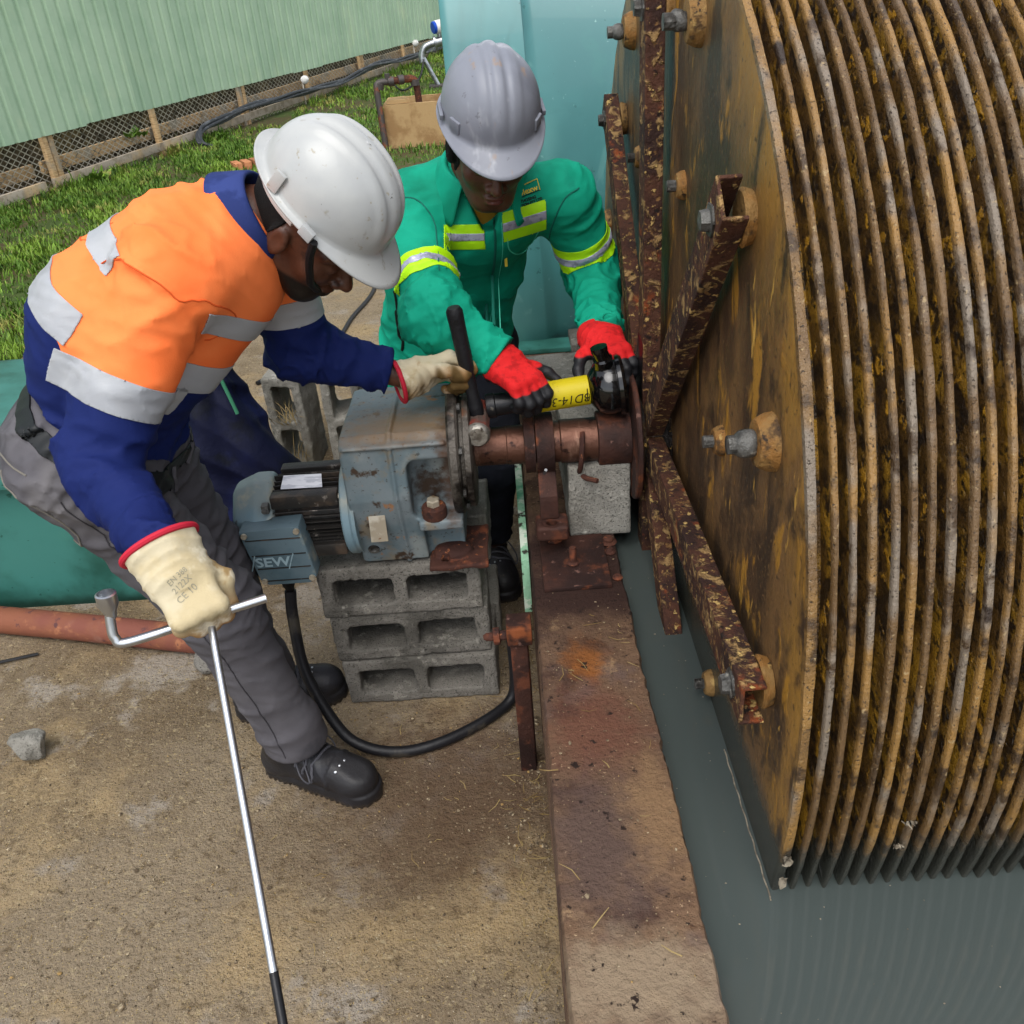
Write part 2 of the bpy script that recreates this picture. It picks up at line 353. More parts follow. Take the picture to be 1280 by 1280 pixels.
M('rust', '#4c2d22', .85, .1, layers=[N_('#38221d', 6, .42, .6, detail=8), N_('#74402a', 14, .52, .64, detail=8, seed=4), N_('#2e1d1a', 22, .57, .66, detail=8, seed=8), N_('#8a5334', 60, .62, .70, seed=5)], bump=.7, bscale=60, bdetail=9, dist=.006)
M('rust_pipe', '#774834', .75, layers=[N_('#6f4034', 5, .42, .6, detail=8), N_('#925f42', 16, .55, .66, detail=8, seed=4), N_('#4f3130', 22, .60, .68, detail=8, seed=8), N_('#8a6a5c', 4, .58, .7, seed=5)], bump=.4, bscale=60, dist=.005)
M('rust_dark', '#3f2720', .7, .25, layers=[N_('#2a1b18', 7, .42, .6, detail=8), N_('#5c3525', 14, .52, .64, detail=8, seed=4), N_('#6e5148', 40, .62, .70, seed=5), N_('#7d4527', 9, .60, .70, seed=9)], bump=.6, bscale=70, bdetail=9, dist=.005)
M('shaft_steel', '#5d3f33', .42, .6, layers=[N_('#3b2722', 6, .42, .6, detail=8, stretch=(.4, 1, 1)), N_('#8f6f5e', 5, .56, .68, detail=8, seed=4, stretch=(3, 1, 1)), N_('#2a1c1a', 22, .57, .66, detail=8, seed=8)], bump=.25, bscale=80)
M('scale_rust', '#4a2d20', .8, .1, layers=[N_('#2f1d18', 9, .42, .6, detail=8), N_('#7d3d1c', 13, .58, .68, detail=8, seed=4), N_('#9a7c50', 30, .53, .64, seed=8, warp=.5, h=.5, fac=.9), N_('#b8995f', 60, .60, .67, seed=28, h=.4), N_('#7d5c36', 70, .58, .66, detail=6, seed=15), N_('#1c1310', 60, .60, .68, detail=6, seed=9)], bump=.9, bscale=70, bdetail=10, dist=.008)
M('grease', '#191411', .35, layers=[N_('#3a2a18', 12, .5, .62, detail=8), N_('#a98547', 34, .60, .64, detail=9, seed=8, h=.4), N_('#0c0a09', 20, .55, .65, seed=4)], bump=1, bscale=60, bdetail=9, dist=.012)
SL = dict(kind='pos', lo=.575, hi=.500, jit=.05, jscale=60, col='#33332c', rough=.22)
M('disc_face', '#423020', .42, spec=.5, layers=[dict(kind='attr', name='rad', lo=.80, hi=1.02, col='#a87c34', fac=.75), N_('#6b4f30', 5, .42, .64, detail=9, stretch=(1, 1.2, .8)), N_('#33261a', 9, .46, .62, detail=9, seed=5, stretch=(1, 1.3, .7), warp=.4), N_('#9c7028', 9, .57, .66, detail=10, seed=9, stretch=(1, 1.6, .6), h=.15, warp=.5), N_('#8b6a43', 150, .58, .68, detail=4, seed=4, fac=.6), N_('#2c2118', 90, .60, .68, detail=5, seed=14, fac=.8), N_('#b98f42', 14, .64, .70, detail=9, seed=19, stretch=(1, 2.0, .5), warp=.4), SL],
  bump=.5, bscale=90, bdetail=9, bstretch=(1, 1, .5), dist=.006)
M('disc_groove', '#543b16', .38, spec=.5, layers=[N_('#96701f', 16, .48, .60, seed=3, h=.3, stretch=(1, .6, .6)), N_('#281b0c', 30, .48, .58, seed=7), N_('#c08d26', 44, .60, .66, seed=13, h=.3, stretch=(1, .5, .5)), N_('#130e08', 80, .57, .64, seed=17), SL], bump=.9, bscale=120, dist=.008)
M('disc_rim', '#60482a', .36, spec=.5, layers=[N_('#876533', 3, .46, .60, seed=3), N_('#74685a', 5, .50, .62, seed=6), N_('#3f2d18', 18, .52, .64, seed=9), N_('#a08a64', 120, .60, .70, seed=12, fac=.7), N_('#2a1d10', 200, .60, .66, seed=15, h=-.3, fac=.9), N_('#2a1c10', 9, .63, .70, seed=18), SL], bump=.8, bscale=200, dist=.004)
M('pad_yellow', '#806238', .7, layers=[N_('#80592a', 14, .45, .60), N_('#4a3620', 24, .54, .64, seed=5), N_('#a3854f', 40, .6, .7, seed=9), N_('#2b2016', 60, .60, .68, seed=12)], bump=.6, bscale=70)
M('bolt_grey', '#5c5b58', .5, .4, layers=[N_('#2f2d2a', 22, .45, .6, detail=8), N_('#8f8c84', 60, .6, .7, seed=5)], bump=.9, bscale=60, dist=.006)
M('scum', '#857c6c', .8, layers=[N_('#5c5346', 60, .45, .6)], bump=.4)
M('black_plastic', '#0e0e10', .38, bump=.1, bscale=80)
M('black_cable', '#17171a', .45, layers=[N_('#39352f', 12, .58, .7, detail=8)], bump=.15, bscale=80)
M('duct', '#34373b', .4, layers=[N_('#5a5d60', 10, .55, .66)], bump=.2, bscale=40)
M('straw', '#8f7c52', .8, layers=[N_('#6f5a34', 3, .45, .6)], var=.25)
M('pebble', '#7d6e58', .9, layers=[N_('#4c4032', 90, .48, .56), N_('#a8997e', 110, .56, .62, seed=5), N_('#94784a', 70, .58, .64, seed=8)], bump=.6, bscale=60)
M('white_plastic', '#d6d4cf', .5)
M('meter_blue', '#1746a8', .35)
M('steel_pipe', '#a9adb0', .35, .85, layers=[N_('#8a8d90', 10, .45, .6)])
M('iron_pipe', '#4c4745', .55, .4, layers=[N_('#7a4a34', 8, .55, .66, detail=8)], bump=.3)

# ================================================================ ground, slab, water
def gz(x, y): return -.014 + .021 * max(0., y - 8.0) if y < 30 else .45
xs = [-400, -60, -20, -10] + list(np.arange(-8, 6.1, 1.)) + [12, 40, 400]; ys = [-400, -40, -8, -2] + list(np.arange(0, 30.1, 1.)) + [45, 90, 900]
tv = []; tf = []
for y in ys:
    for x in xs: tv.append((x, y, gz(x, y) - (.75 if 0.4 <= x <= 3.6 and -1.7 <= y <= 2.8 else 0)))
# the tank pit is cut out of the sheet: cells overlapping it are dropped
pit = (.0, 4.2, -1.9, 4.1)
nx = len(xs)
for j in range(len(ys) - 1):
    for i in range(nx - 1):
        if xs[i] >= 0 and xs[i + 1] <= 4 and ys[j] >= -2 and ys[j + 1] <= 4: continue
        tf.append((j * nx + i, j * nx + i + 1, (j + 1) * nx + i + 1, (j + 1) * nx + i))
for k, (x, y, z) in enumerate(tv): tv[k] = (x, y, gz(x, y))
g = link('ground', mesh(tv, tf, 60), 'soil'); tag(g, kind='structure')
# concrete slab with a slightly broken far edge, the grass begins beyond it
edge = [(-3.6, 2.9), (-3.0, 3.8), (-2.62, 4.4), (-2.45, 5.6), (-2.30, 7.0), (-2.05, 8.3), (-1.45, 8.9), (-.6, 9.2), (.02, 9.3)]
poly = [(-9, -4), (.02, -4), (.02, 9.3)] + [p for p in edge[::-1][1:]] + [(-9, 2.0)]
mb = MB(); mb.prism(poly, (0, 0, -.16), (1, 0, 0), (0, 1, 0), (0, 0, 1), .16)
sb = mb.build('concrete_slab', 'slab', smooth=None); tag(sb, kind='structure')
m = bpy.data.materials.new('water'); m.use_nodes = True; MATS['water'] = m
b = m.node_tree.nodes['Principled BSDF']; b.inputs['Base Color'].default_value = lin('#414846'); b.inputs['Roughness'].default_value = .05; b.inputs['IOR'].default_value = 1.5
nz = m.node_tree.nodes.new('ShaderNodeTexNoise'); nz.inputs['Scale'].default_value = 5; nz.inputs['Detail'].default_value = 2
tcw = m.node_tree.nodes.new('ShaderNodeTexCoord'); m.node_tree.links.new(tcw.outputs['Object'], nz.inputs['Vector'])
bp = m.node_tree.nodes.new('ShaderNodeBump'); bp.inputs['Strength'].default_value = .05; bp.inputs['Distance'].default_value = .02
m.node_tree.links.new(nz.outputs['Fac'], bp.inputs['Height']); m.node_tree.links.new(bp.outputs[0], b.inputs['Normal'])
WZ = .402
wm = link('water', mesh([(.10, -1.8, WZ), (3.9, -1.8, WZ), (3.9, 2.95, WZ), (.10, 2.95, WZ)], [(0, 1, 2, 3)]), 'water'); tag(wm, kind='structure')

# ================================================================ tank wall
def rough_wall(name, lo, hi, label, seed):
    """concrete wall with chipped arrises"""
    rg = np.random.default_rng(seed); ys = np.arange(lo[1], hi[1] + .001, .012); v = []; f = []
    xsn = [lo[0], lo[0] + .004] + list(np.linspace(lo[0] + .02, hi[0] - .02, 9)) + [hi[0] - .004, hi[0]]; n = len(xsn)
    ch = np.cumsum(rg.normal(0, .0012, len(ys))); ch -= np.convolve(ch, np.ones(41) / 41, 'same'); ch2 = np.roll(ch, 40) * .8 + rg.normal(0, .0008, len(ys)); ch = ch + rg.normal(0, .0008, len(ys))
    for j, y in enumerate(ys):
        row = []
        for i, x in enumerate(xsn):
            z = hi[2] + (rg.normal(0, .0005)); xx = x
            if i == n - 1: z -= .009; xx += ch[j]
            if i == 0: z -= .009; xx += ch2[j] * .7
            if i == n - 2: xx += ch[j]
            if i == 1: xx += ch2[j] * .7
            row.append((xx, y, z))
        v += [(row[0][0], y, lo[2])] + row + [(row[-1][0], y, lo[2])]
    w_ = n + 2
    for j in range(len(ys) - 1):
        for i in range(w_ - 1): f.append((j * w_ + i, j * w_ + i + 1, (j + 1) * w_ + i + 1, (j + 1) * w_ + i))
    f.append(tuple(range(w_))); f.append(tuple((len(ys) - 1) * w_ + i for i in range(w_))[::-1])
    o = link(name, mesh(v, f, 50), 'wall_top'); return tag(o, label, 'wall')
tw = rough_wall('tank_wall', (.016, -1.6, -.6), (.217, 3.9, .455), 'rust stained concrete tank wall running down the middle of the picture', 3)
mb = MB(); mb.box((.04, 1.527, .4555), (.187, 1.728, .466), .002); plate = mb.build('base_plate', 'rust_dark', tw)
def stud(x, y, z0, h, r, name='anchor_bolt'):
    mb = MB(); mb.lathe([(r, 0), (r, h * .82), (r * .8, h)], (x, y, z0), (0, 0, 1), 12); mb.lathe([(r * 1.5, 0), (r * 1.7, .004), (r * 1.2, .008)], (x, y, z0), (0, 0, 1), 9)
    return mb.build(name, 'rust', tw)
stud(.110, 1.612, .466, .045, .0085); stud(.075, 1.715, .466, .03, .013); stud(.199, 1.66, .4555, .014, .008); stud(.203, 1.56, .4555, .010, .007); stud(.20, 1.70, .4555, .016, .012)
mb = MB(); mb.box((-.006, 1.66, .30), (.012, 2.75, .452), .002); mb.build('painted_edge_angle', M('green_paint', '#7fa98b', .7, layers=[N_('#b9c4b4', 20, .5, .58, detail=9), N_('#2c2a24', 34, .56, .62, detail=9, seed=4), N_('#4e8f6f', 6, .55, .65, seed=9)], bump=.5, bscale=60), tw)
for nm, lo, hi in (('tank_end_wall', (.217, 2.84, -.6), (4.0, 3.05, .50)), ('tank_end_wall', (.217, -1.8, -.6), (4.0, -1.6, .455)), ('tank_side_wall', (3.6, -1.6, -.6), (3.8, 2.84, .455))):
    mb = MB(); mb.box(lo, hi, .006); o = mb.build(nm, 'concrete_dark')
    tag(o, {2.84: 'dark concrete end wall of the tank below the large green cover', -1.8: 'concrete end wall of the tank behind the viewer', -1.6: 'concrete side wall of the tank beyond the disc drum'}[lo[1]], 'wall')
mb = MB(); mb.box((.016, -1.8, -.65), (3.8, 3.05, -.6)); tag(mb.build('tank_floor', 'concrete_dark'), kind='structure')

# ================================================================ building with corrugated cladding
D = A(.3226, .9465, 0); NRM = A(.9465, -.3226, 0)      # along the wall, outwards to the yard
P0 = A(-4.463, 8.25, 0)
W = lambda s, z, o=0: P0 + D * s + NRM * o + A(0, 0, z)
bld = empty('site_building', W(4, 0), 'long building clad in pale green ribbed steel behind the grass', 'building')
pitch = .168; S0, S1 = -7, 30.2; prof = [(0, 0), (.045, 0), (.058, -.024), (.094, -.024), (.107, 0), (.168, 0)]
sheet_n = 5; k = 0; s = S0
rs = random.Random(3)
while s < S1:
    L_ = pitch * sheet_n; zb = .532 + rs.uniform(-.012, .010); off = .0015 * (k % 2); v = []; f = []
    pts = [(s + i * pitch + a - .02 * (i == 0 and a == 0), h) for i in range(sheet_n) for a, h in prof[:-1]] + [(s + L_, 0)]
    for a, h in pts: v += [W(a, zb, h + off), W(a, 4.2, h + off)]
    f = [(2*i, 2*i + 2, 2*i + 3, 2*i + 1) for i in range(len(pts) - 1)]
    o = link('cladding_sheet', mesh(np.array(v) - origin(bld), f), 'cladding', bld)
    k += 1; s += L_
def wbox(name, s0, s1, z0, z1, o0, o1, mat, parent=bld, bev=.004):
    mb = MB(); v = [W(a, z, o) for a in (s0, s1) for z in (z0, z1) for o in (o0, o1)]
    mb.add(v, [(0, 1, 3, 2), (4, 6, 7, 5), (0, 4, 5, 1), (2, 3, 7, 6), (0, 2, 6, 4), (1, 5, 7, 3)]); return mb.build(name, mat, parent, bev=bev)
gs = lambda s: .021 * max(0, s * .9465 + .25)        # ground height along the wall
wbox('dark_underfloor', S0, S1, -.1, .60, -.9, -.6, 'void', bev=0)
for i in range(-4, 17):
    s = .70 + 1.755 * i + (.1 if i == 0 else 0); z0 = gs(s) - .05
    for dx in (0, .075) if i % 2 == 0 else (0,):
        wbox('timber_post', s + dx, s + dx + .062, z0, .56, -.075, -.028 + .003 * (dx > 0), 'timber')
    nxt = s + 1.755
    g0, g1 = gs(s), gs(nxt)
    for zz, hh, mat, oo in ((.05, .085, 'timber_grey', -.02), (.175, .115, 'timber', -.11)):
        mb = MB(); a0, a1 = s - .02, nxt - .03
        v = [W(a, (g0 if a == a0 else g1) * .85 + zz + q, o) for a in (a0, a1) for q in (0, hh) for o in (oo - .038, oo)]
        mb.add(v, [(0, 1, 3, 2), (4, 6, 7, 5), (0, 4, 5, 1), (2, 3, 7, 6), (0, 2, 6, 4), (1, 5, 7, 3)]); mb.build('timber_rail', mat, bld, bev=.004)
# expanded-metal mesh behind the posts: zig-zag strands
v = []; f = []; pw = .047; rows = 17
for r in range(rows):
    z = .03 + r * .030
    for i in range(int((26 + 4) / pw)):
        s = -4 + i * pw; up = 1 if (i + r) % 2 else -1
        a = W(s, z + gs(s) * .5 - .015 * up, -.085); c = W(s + pw, z + gs(s) * .5 + .015 * up, -.085); t = A(0, 0, .0058); n = len(v)
        v += [a - t, c - t, c + t + NRM * .002, a + t + NRM * .002]; f.append((n, n + 1, n + 2, n + 3))
tag(link('mesh_screen', mesh(np.array(v) - origin(bld), f), 'galv', bld), kind='stuff')
# bundled black cables clipped along the bottom rail
cb = empty('cable_bundle', W(3.2, .05), 'bundle of black cables strapped along the foot of the green building', 'cable bundle')
for q in range(4):
    pts = []
    for s in np.arange(3.15, 13.2, .45):
        z = .17 + gs(s) * .85 + .03 * math.sin(s * 1.7) + .02 * math.sin(s * 3.1 + q) + .022 * (q % 2); pts.append(W(s, z, .035 + .03 * (q // 2) + .01 * math.sin(s * 2 + q)))
    pts = [W(3.0, .015 + .02, .20 + .03 * q), W(2.97, .10, .10 + .02 * q)] + pts
    mb = MB(); mb.tube(spline(pts, 5), .019, 8); mb.build('cable', 'duct', cb)
for (s, z, lb) in ((5.80, .40, 'small white bulkhead lamp under the cladding behind the white hard hat'), (9.9, .50, 'small white bulkhead lamp under the cladding near the blue faced meter')):
    la = empty('bulkhead_lamp', W(s, z, -.02), lb, 'lamp', 'bulkhead lamps on the building')
    mb = MB(); mb.lathe([(.045, 0), (.055, .02), (.05, .06), (.03, .085), (.001, .09)], W(s, z, .0), tuple(NRM * .8 + A(0, 0, .5)), 16); mb.build('lamp_dome', 'white_plastic', la)
    mb = MB(); mb.tube([W(s - .02, z - .02, .0), W(s - .02, z - .3, .0)], .012, 8); mb.build('conduit', 'galv', la)

# ================================================================ trough, pipes, flow meter in the grass
tr = empty('concrete_trough', (-.82, 10.2, .03), 'tan concrete trough standing in the grass beside the grey hard hat', 'trough')
mb = MB(); y0, y1, x0, x1, z0, z1, t = 10.0, 10.62, -1.11, -.34, .0, .45, .045
mb.box((x0, y0, z0), (x1, y0 + t, z1)); mb.box((x0, y1 - t, z0), (x1, y1, z1 + .003)); mb.box((x0 - .001, y0 + t, z0), (x0 + t, y1 - t, z1 + .001)); mb.box((x1 - t, y0 + t, z0), (x1 + .001, y1 - t, z1 + .001)); mb.box((x0 + t, y0 + t, z0), (x1 - t, y1 - t, .12))
mb.build('trough_body', 'trough', tr, smooth=None)
mb = MB(); mb.prism([(0, 0), (.24, 0), (.17, .30), (.03, .26)], (x0 + .04, y0 + .02, z1 + .005), (1, 0, 0), (0, 1, 0), (0, 0, 1), .035); mb.build('lid_slab', 'trough', tr, smooth=None)
ip = empty('rusty_standpipe', (-1.14, 9.9, .02), 'dark iron pipe bent over into the concrete trough', 'pipe')
mb = MB(); mb.tube(spline([(-1.13, 9.94, 0), (-1.14, 9.96, .35), (-1.15, 9.98, .60), (-1.12, 10.0, .66), (-1.0, 10.03, .665)], 6), .033, 12); mb.build('riser', 'iron_pipe', ip)
mb = MB(); mb.tube(spline([(-1.0, 10.03, .665), (-.84, 10.1, .67), (-.765, 10.12, .655), (-.75, 10.13, .59), (-.74, 10.16, .32)], 6), .036, 12); mb.build('drop_leg', 'rust', ip)
for p, d in (((-1.12, 10.0, .63), (0.3, 0, 1)), ((-1.0, 10.03, .665), (1, 0.2, 0)), ((-.90, 10.07, .67), (1, 0.3, 0)), ((-.76, 10.12, .63), (0, 0, 1))):
    mb = MB(); mb.lathe([(.03, -.03), (.046, -.028), (.046, .028), (.03, .03)], p, d, 14); mb.build('pipe_fitting', 'iron_pipe', ip)
mb = MB(); mb.tube([(-1.03, 10.02, .66), (-1.03, 10.02, .74)], .028, 10); mb.build('vent_plug', 'iron_pipe', ip)
fm = empty('flow_meter', (-.6, 14.6, .14), 'blue faced flow meter on a grey steel pipe behind the grey hard hat', 'flow meter')
mb = MB(); mb.tube(spline([(.4, 14.6, .83), (-.45, 14.55, .745), (-.78, 14.5, .69), (-.90, 14.48, .64), (-.945, 14.47, .54), (-.94, 14.46, .46)], 6), .048, 14); mb.build('steel_pipe', 'steel_pipe', fm)
mb = MB(); mb.tube([(-.93, 14.47, .52), (-.75, 14.5, .14)], .034, 12); mb.build('support_leg', 'steel_pipe', fm)
mb = MB(); mb.box((-.88, 14.38, .12), (-.62, 14.62, .15), .004); mb.build('foot_plate', 'iron_pipe', fm)
mb = MB(); mb.lathe([(.05, 0), (.095, .003), (.095, .028), (.068, .03), (.068, .16), (.095, .163), (.095, .188), (.05, .19)], (-.75, 14.51, .695), (.97, 0.1, .16), 20); mb.build('meter_tube', 'steel_pipe', fm)
mb = MB(); mb.tube([(-.66, 14.52, .72), (-.67, 14.52, .82)], .03, 10); mb.build('meter_neck', 'steel_pipe', fm)
mb = MB(); mb.lathe([(.05, -.13), (.088, -.12), (.088, .05), (.08, .06)], (-.66, 14.5, .90), (-.88, -.45, -.1), 20); mh = mb.build('meter_head', 'white_plastic', fm)
mb = MB(); mb.lathe([(.082, .055), (.082, .09), (.07, .1)], (-.66, 14.5, .90), (-.88, -.45, -.1), 20); mb.build('meter_dial', 'meter_blue', fm)
mb = MB(); mb.tube(spline([(-.92, 14.4, .5), (-1.0, 14.2, .28), (-1.25, 14.0, .16), (-1.5, 14.6, .3)], 6), .014, 8); mb.build('signal_cable', 'black_cable', fm)
be = empty('brick_edging', (-2.55, 9.6, 0), 'row of reddish bricks edging the grass behind the white hard hat', 'edging')
for i in range(7):
    mb = MB(); c = A(-2.62 + .085 * i, 9.55 + .055 * i, .035); a = .5 + rs.uniform(-.12, .12); R3 = np.array([[math.cos(a), -math.sin(a), 0], [math.sin(a), math.cos(a), 0], [0, 0, 1]])
    mb.box(c - A(.036, .11, .05), c + A(.036, .11, .05), .004, R3); mb.build('brick', 'brick', be)

# ================================================================ grass
def in_slab(x, y):
    ins = False; n = len(poly)
    for i in range(n):
        (x1, y1), (x2, y2) = poly[i], poly[(i + 1) % n]
        if (y1 > y) != (y2 > y) and x < (x2 - x1) * (y - y1) / (y2 - y1) + x1: ins = not ins
    return ins
v = []; f = []; rg = np.random.default_rng(11); cnt = 0
while cnt < 52000:
    if rg.random() < .7: x, y = rg.uniform(-5.2, -1.6), rg.uniform(3.6, 12)
    else: x, y = rg.uniform(-2.6, .6), rg.uniform(8.3, 22)
    o = (A(x, y, 0) - P0) @ NRM
    if o < -.02 and rg.random() > .02: continue
    if o < -.3: continue
    if in_slab(x, y): continue
    if -1.15 < x < -.3 and 9.95 < y < 10.65: continue
    pn = math.sin(x * 3.1 + 1) * math.sin(y * 2.3) + .5 * math.sin(x * 7.7 + y * 5.1)
    if pn < -.15 and rg.random() < .72: continue
    hgt = rg.uniform(.025, .07) * (1 + .5 * pn * .6); hgt *= 1.6 if rg.random() < .03 else 1
    if o < .12: hgt *= 1.8
    a = rg.uniform(0, 6.28); ln = rg.uniform(.2, .9) * hgt; wd = rg.uniform(.0025, .005) * (1 + y / 14)
    dx, dy = math.cos(a), math.sin(a); z = gz(x, y) - .004; n = len(v)
    v += [(x - dy * wd, y + dx * wd, z), (x + dy * wd, y - dx * wd, z), (x + dx * ln * .4 + dy * wd * .8, y + dy * ln * .4 - dx * wd * .8, z + hgt * .65), (x + dx * ln * .4 - dy * wd * .8, y + dy * ln * .4 + dx * wd * .8, z + hgt * .65), (x + dx * ln, y + dy * ln, z + hgt)]
    f += [(n, n + 1, n + 2, n + 3), (n + 3, n + 2, n + 4)]; cnt += 1
gr = link('grass', mesh(v, f), 'grass_blade'); tag(gr, 'short green grass between the slab and the building', 'grass', kind='stuff')
# broad-leaf weeds through the mesh and by the rail
def weed(p, n, h, label):
    v = []; f = []; rg = np.random.default_rng(int(abs(p[0] * 977 + p[1] * 131)))
    for i in range(n):
        a = rg.uniform(0, 6.28); e = rg.uniform(.3, 1.2); L_ = h * rg.uniform(.5, 1.0); d = A(math.cos(a) * math.cos(e), math.sin(a) * math.cos(e), math.sin(e)); sd_ = np.cross(d, (0, 0, 1)); sd_ /= np.linalg.norm(sd_)
        b0 = A(*p) + A(rg.normal(0, h * .3), rg.normal(0, h * .3), 0); wd = L_ * .22; k = len(v)
        v += [b0, b0 + d * L_ * .5 + sd_ * wd, b0 + d * L_ - A(0, 0, L_ * .15), b0 + d * L_ * .5 - sd_ * wd]; f.append((k, k + 1, k + 2, k + 3))
    o = link('weed_plant', mesh(np.array(v) - A(*p), f), 'grass_blade', loc=p); tag(o, label, 'plant')
weed(W(1.25, .02, .06), 26, .22, 'leafy weed growing through the mesh left of the white hard hat')
weed(W(3.3, .04, .20), 46, .20, 'low broad leaved weed below the loose end of the cable bundle')
weed(W(2.1, .30, -.04), 20, .16, 'green creeper hanging under the cladding edge at the mesh')
# ================================================================ green covers
# large cover over the next tank: wall bottom upright, upper part leaning back
cv = empty('tank_cover', (1.0, 3.0, .45), 'tall pale teal fibreglass tank cover behind the worker in green', 'tank cover')
prof = [(2.99, .452), (2.955, .55), (2.925, .75), (2.94, 1.0), (2.985, 1.25), (3.07, 1.5), (3.18, 1.62), (3.36, 1.70), (3.9, 1.74), (4.6, 1.75)]
pr = spline([(0, a, b) for a, b in prof], 5)
xcol = [-.10, -.098, -.085, -.06]; 
xx = [(-.115, .05), (-.112, .012), (-.10, .002), (-.085, 0), (.0, 0), (.135, 0), (.15, .004), (.175, .026), (.195, .030), (.40, .030), (.56, .030), (.60, .028), (.625, .006), (.645, 0), (.9, 0), (1.2, 0), (1.24, .02), (1.26, .030), (1.6, .030), (1.64, .02), (1.66, 0), (2.6, 0)]
v = []; f = []
for x, d in xx:
    for p in pr:
        # slight bow of the panel, draft angle on the left edge
        v.append((x + (-.02 * (p[2] - .45) if x < .14 else .045 * (p[2] - .45) * (-1 if .13 < x < .3 else 0)), p[1] + d + .004 * math.sin(x * 9 + p[2] * 4), p[2]))
n = len(pr)
for i in range(len(xx) - 1):
    for j in range(n - 1): f.append((i * n + j, (i + 1) * n + j, (i + 1) * n + j + 1, i * n + j + 1))
# left side wall running back
k = len(v)
for p in pr: v.append((-.115 - .02 * (p[2] - .45), 6.0, p[2]))
for j in range(n - 1): f.append((k + j, j, j + 1, k + j + 1))
link('cover_shell', mesh(np.array(v) - origin(cv), f, 40), 'fiberglass', cv)
mb = MB(); mb.box((-.15, 2.89, .457), (2.6, 2.99, .475), .004); mb.build('base_flange', 'fiberglass_dark', cv)
# low dark green cover box at the left
gc = empty('green_cover_box', (-1.7, 2.6, 0), 'dark green fibreglass box standing on the slab behind the bent worker', 'cover box')
mb = MB(); zs = [(0, 0), (.44, .03), (.455, .045)]
ring = lambda i, z: [(-3.2 + i, 2.262 + i, z), (-1.175 - i, 2.238 + i, z), (-1.20 - i, 3.05 - i, z), (-3.2 + i, 3.05 - i, z)]
rings = [ring(0, .0), ring(.004, .30), ring(.012, .43), ring(-.022, .432), ring(-.026, .438), ring(-.026, .490), ring(-.018, .50), ring(.02, .502), ring(.03, .505), ring(.045, .53), ring(.075, .55), ring(.12, .555)]
v = [p for r in rings for p in r]; f = [(i * 4 + j, i * 4 + (j + 1) % 4, (i + 1) * 4 + (j + 1) % 4, (i + 1) * 4 + j) for i in range(len(rings) - 1) for j in range(4)] + [tuple((len(rings) - 1) * 4 + j for j in range(4))]
mb.add(v, f); mb.build('box_shell', 'fiberglass_dark', gc, bev=.008)

# ================================================================ rotating disc drum
AY, AZ, XF, RD = 1.78, .69, .338, 1.06
DY, DZ = 1.85, .64          # centre of the slightly sagging disc pack
dr = empty('disc_drum', (.9, DY, DZ), 'huge ochre and black stack of slime covered discs half sunk in the tank', 'disc drum')
def disc_mesh(seed, thick=.0085, R=RD, wob=.0018, face=False):
    rg = np.random.default_rng(seed); n = 420; a = np.arange(n) * 2 * PI / n
    rn = sum(rg.normal(0, wob / (k ** .8)) * np.sin(k * a + rg.random() * 6.28) for k in range(2, 9)) + np.convolve(rg.normal(0, .0009, n), [.25, .5, .25], 'same')
    wx = sum(rg.normal(0, .0010 / k ** .5) * np.sin(k * a + rg.random() * 6.28) for k in range(2, 7))
    tn = np.convolve(rg.normal(0, .0013, n + 6), np.ones(7) / 7, 'valid') * 1.0
    h = thick / 2; prof = [(.10, -h), (.45, -h), (.75, -h), (R - .16, -h), (R - .075, -h), (R - .03, -h), (R - .010, -h), (R - .0015, -h * .9), (R, -h * .45), (R - .0006, h * .45), (R - .0015, h * .9), (R - .010, h), (R - .045, h), (R - .16, h), (.5, h), (.10, h)]
    if not face: prof = [(R - .30, -h)] + prof[4:14] + [(R - .30, h)]
    v = []; f = []; mi = []
    for r, x in prof:
        e = np.clip((r - (R - .1)) / .1, 0, 1) if r > R - .1 else 0
        rr = r + rn * e; xx = (x + np.sign(x) * tn * e) + wx * np.clip(r / R, 0, 1) ** 2
        v += list(zip(xx, -np.cos(a) * rr, np.sin(a) * rr))
    for i in range(len(prof) - 1):
        rmid = (prof[i][0] + prof[i + 1][0]) / 2; m_ = 1 if rmid > R - .014 else 0
        for j in range(n): f.append((i * n + j, i * n + (j + 1) % n, (i + 1) * n + (j + 1) % n, (i + 1) * n + j)); mi.append(m_)
    if face: f.append(tuple(range(n))); mi.append(0)
    me = mesh(v, f, 50)
    if face: rv = np.array(v); at = me.attributes.new('rad', 'FLOAT', 'POINT'); at.data.foreach_set('value', (np.hypot(rv[:, 1], rv[:, 2]) / R).astype(np.float32))
    me.materials.append(MATS['disc_face' if face else 'disc_groove']); me.materials.append(MATS['disc_rim']); me.polygons.foreach_set('material_index', mi)
    return me
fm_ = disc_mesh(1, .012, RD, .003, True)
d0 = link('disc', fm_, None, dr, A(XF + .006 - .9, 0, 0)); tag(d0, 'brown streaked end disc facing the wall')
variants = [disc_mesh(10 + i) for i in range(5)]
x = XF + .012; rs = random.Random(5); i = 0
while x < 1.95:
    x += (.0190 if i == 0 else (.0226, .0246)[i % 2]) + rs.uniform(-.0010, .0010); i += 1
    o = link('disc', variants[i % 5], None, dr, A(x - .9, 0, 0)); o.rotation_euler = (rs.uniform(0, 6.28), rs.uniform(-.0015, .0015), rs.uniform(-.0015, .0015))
# added tube between the discs that blocks light and keeps the gaps dark
mb = MB(); mb.lathe([(RD - .042, XF + .02), (RD - .042, 1.98)], (0, DY, DZ), (1, 0, 0), 160); mb.build('gap_light_block', 'disc_groove', dr)
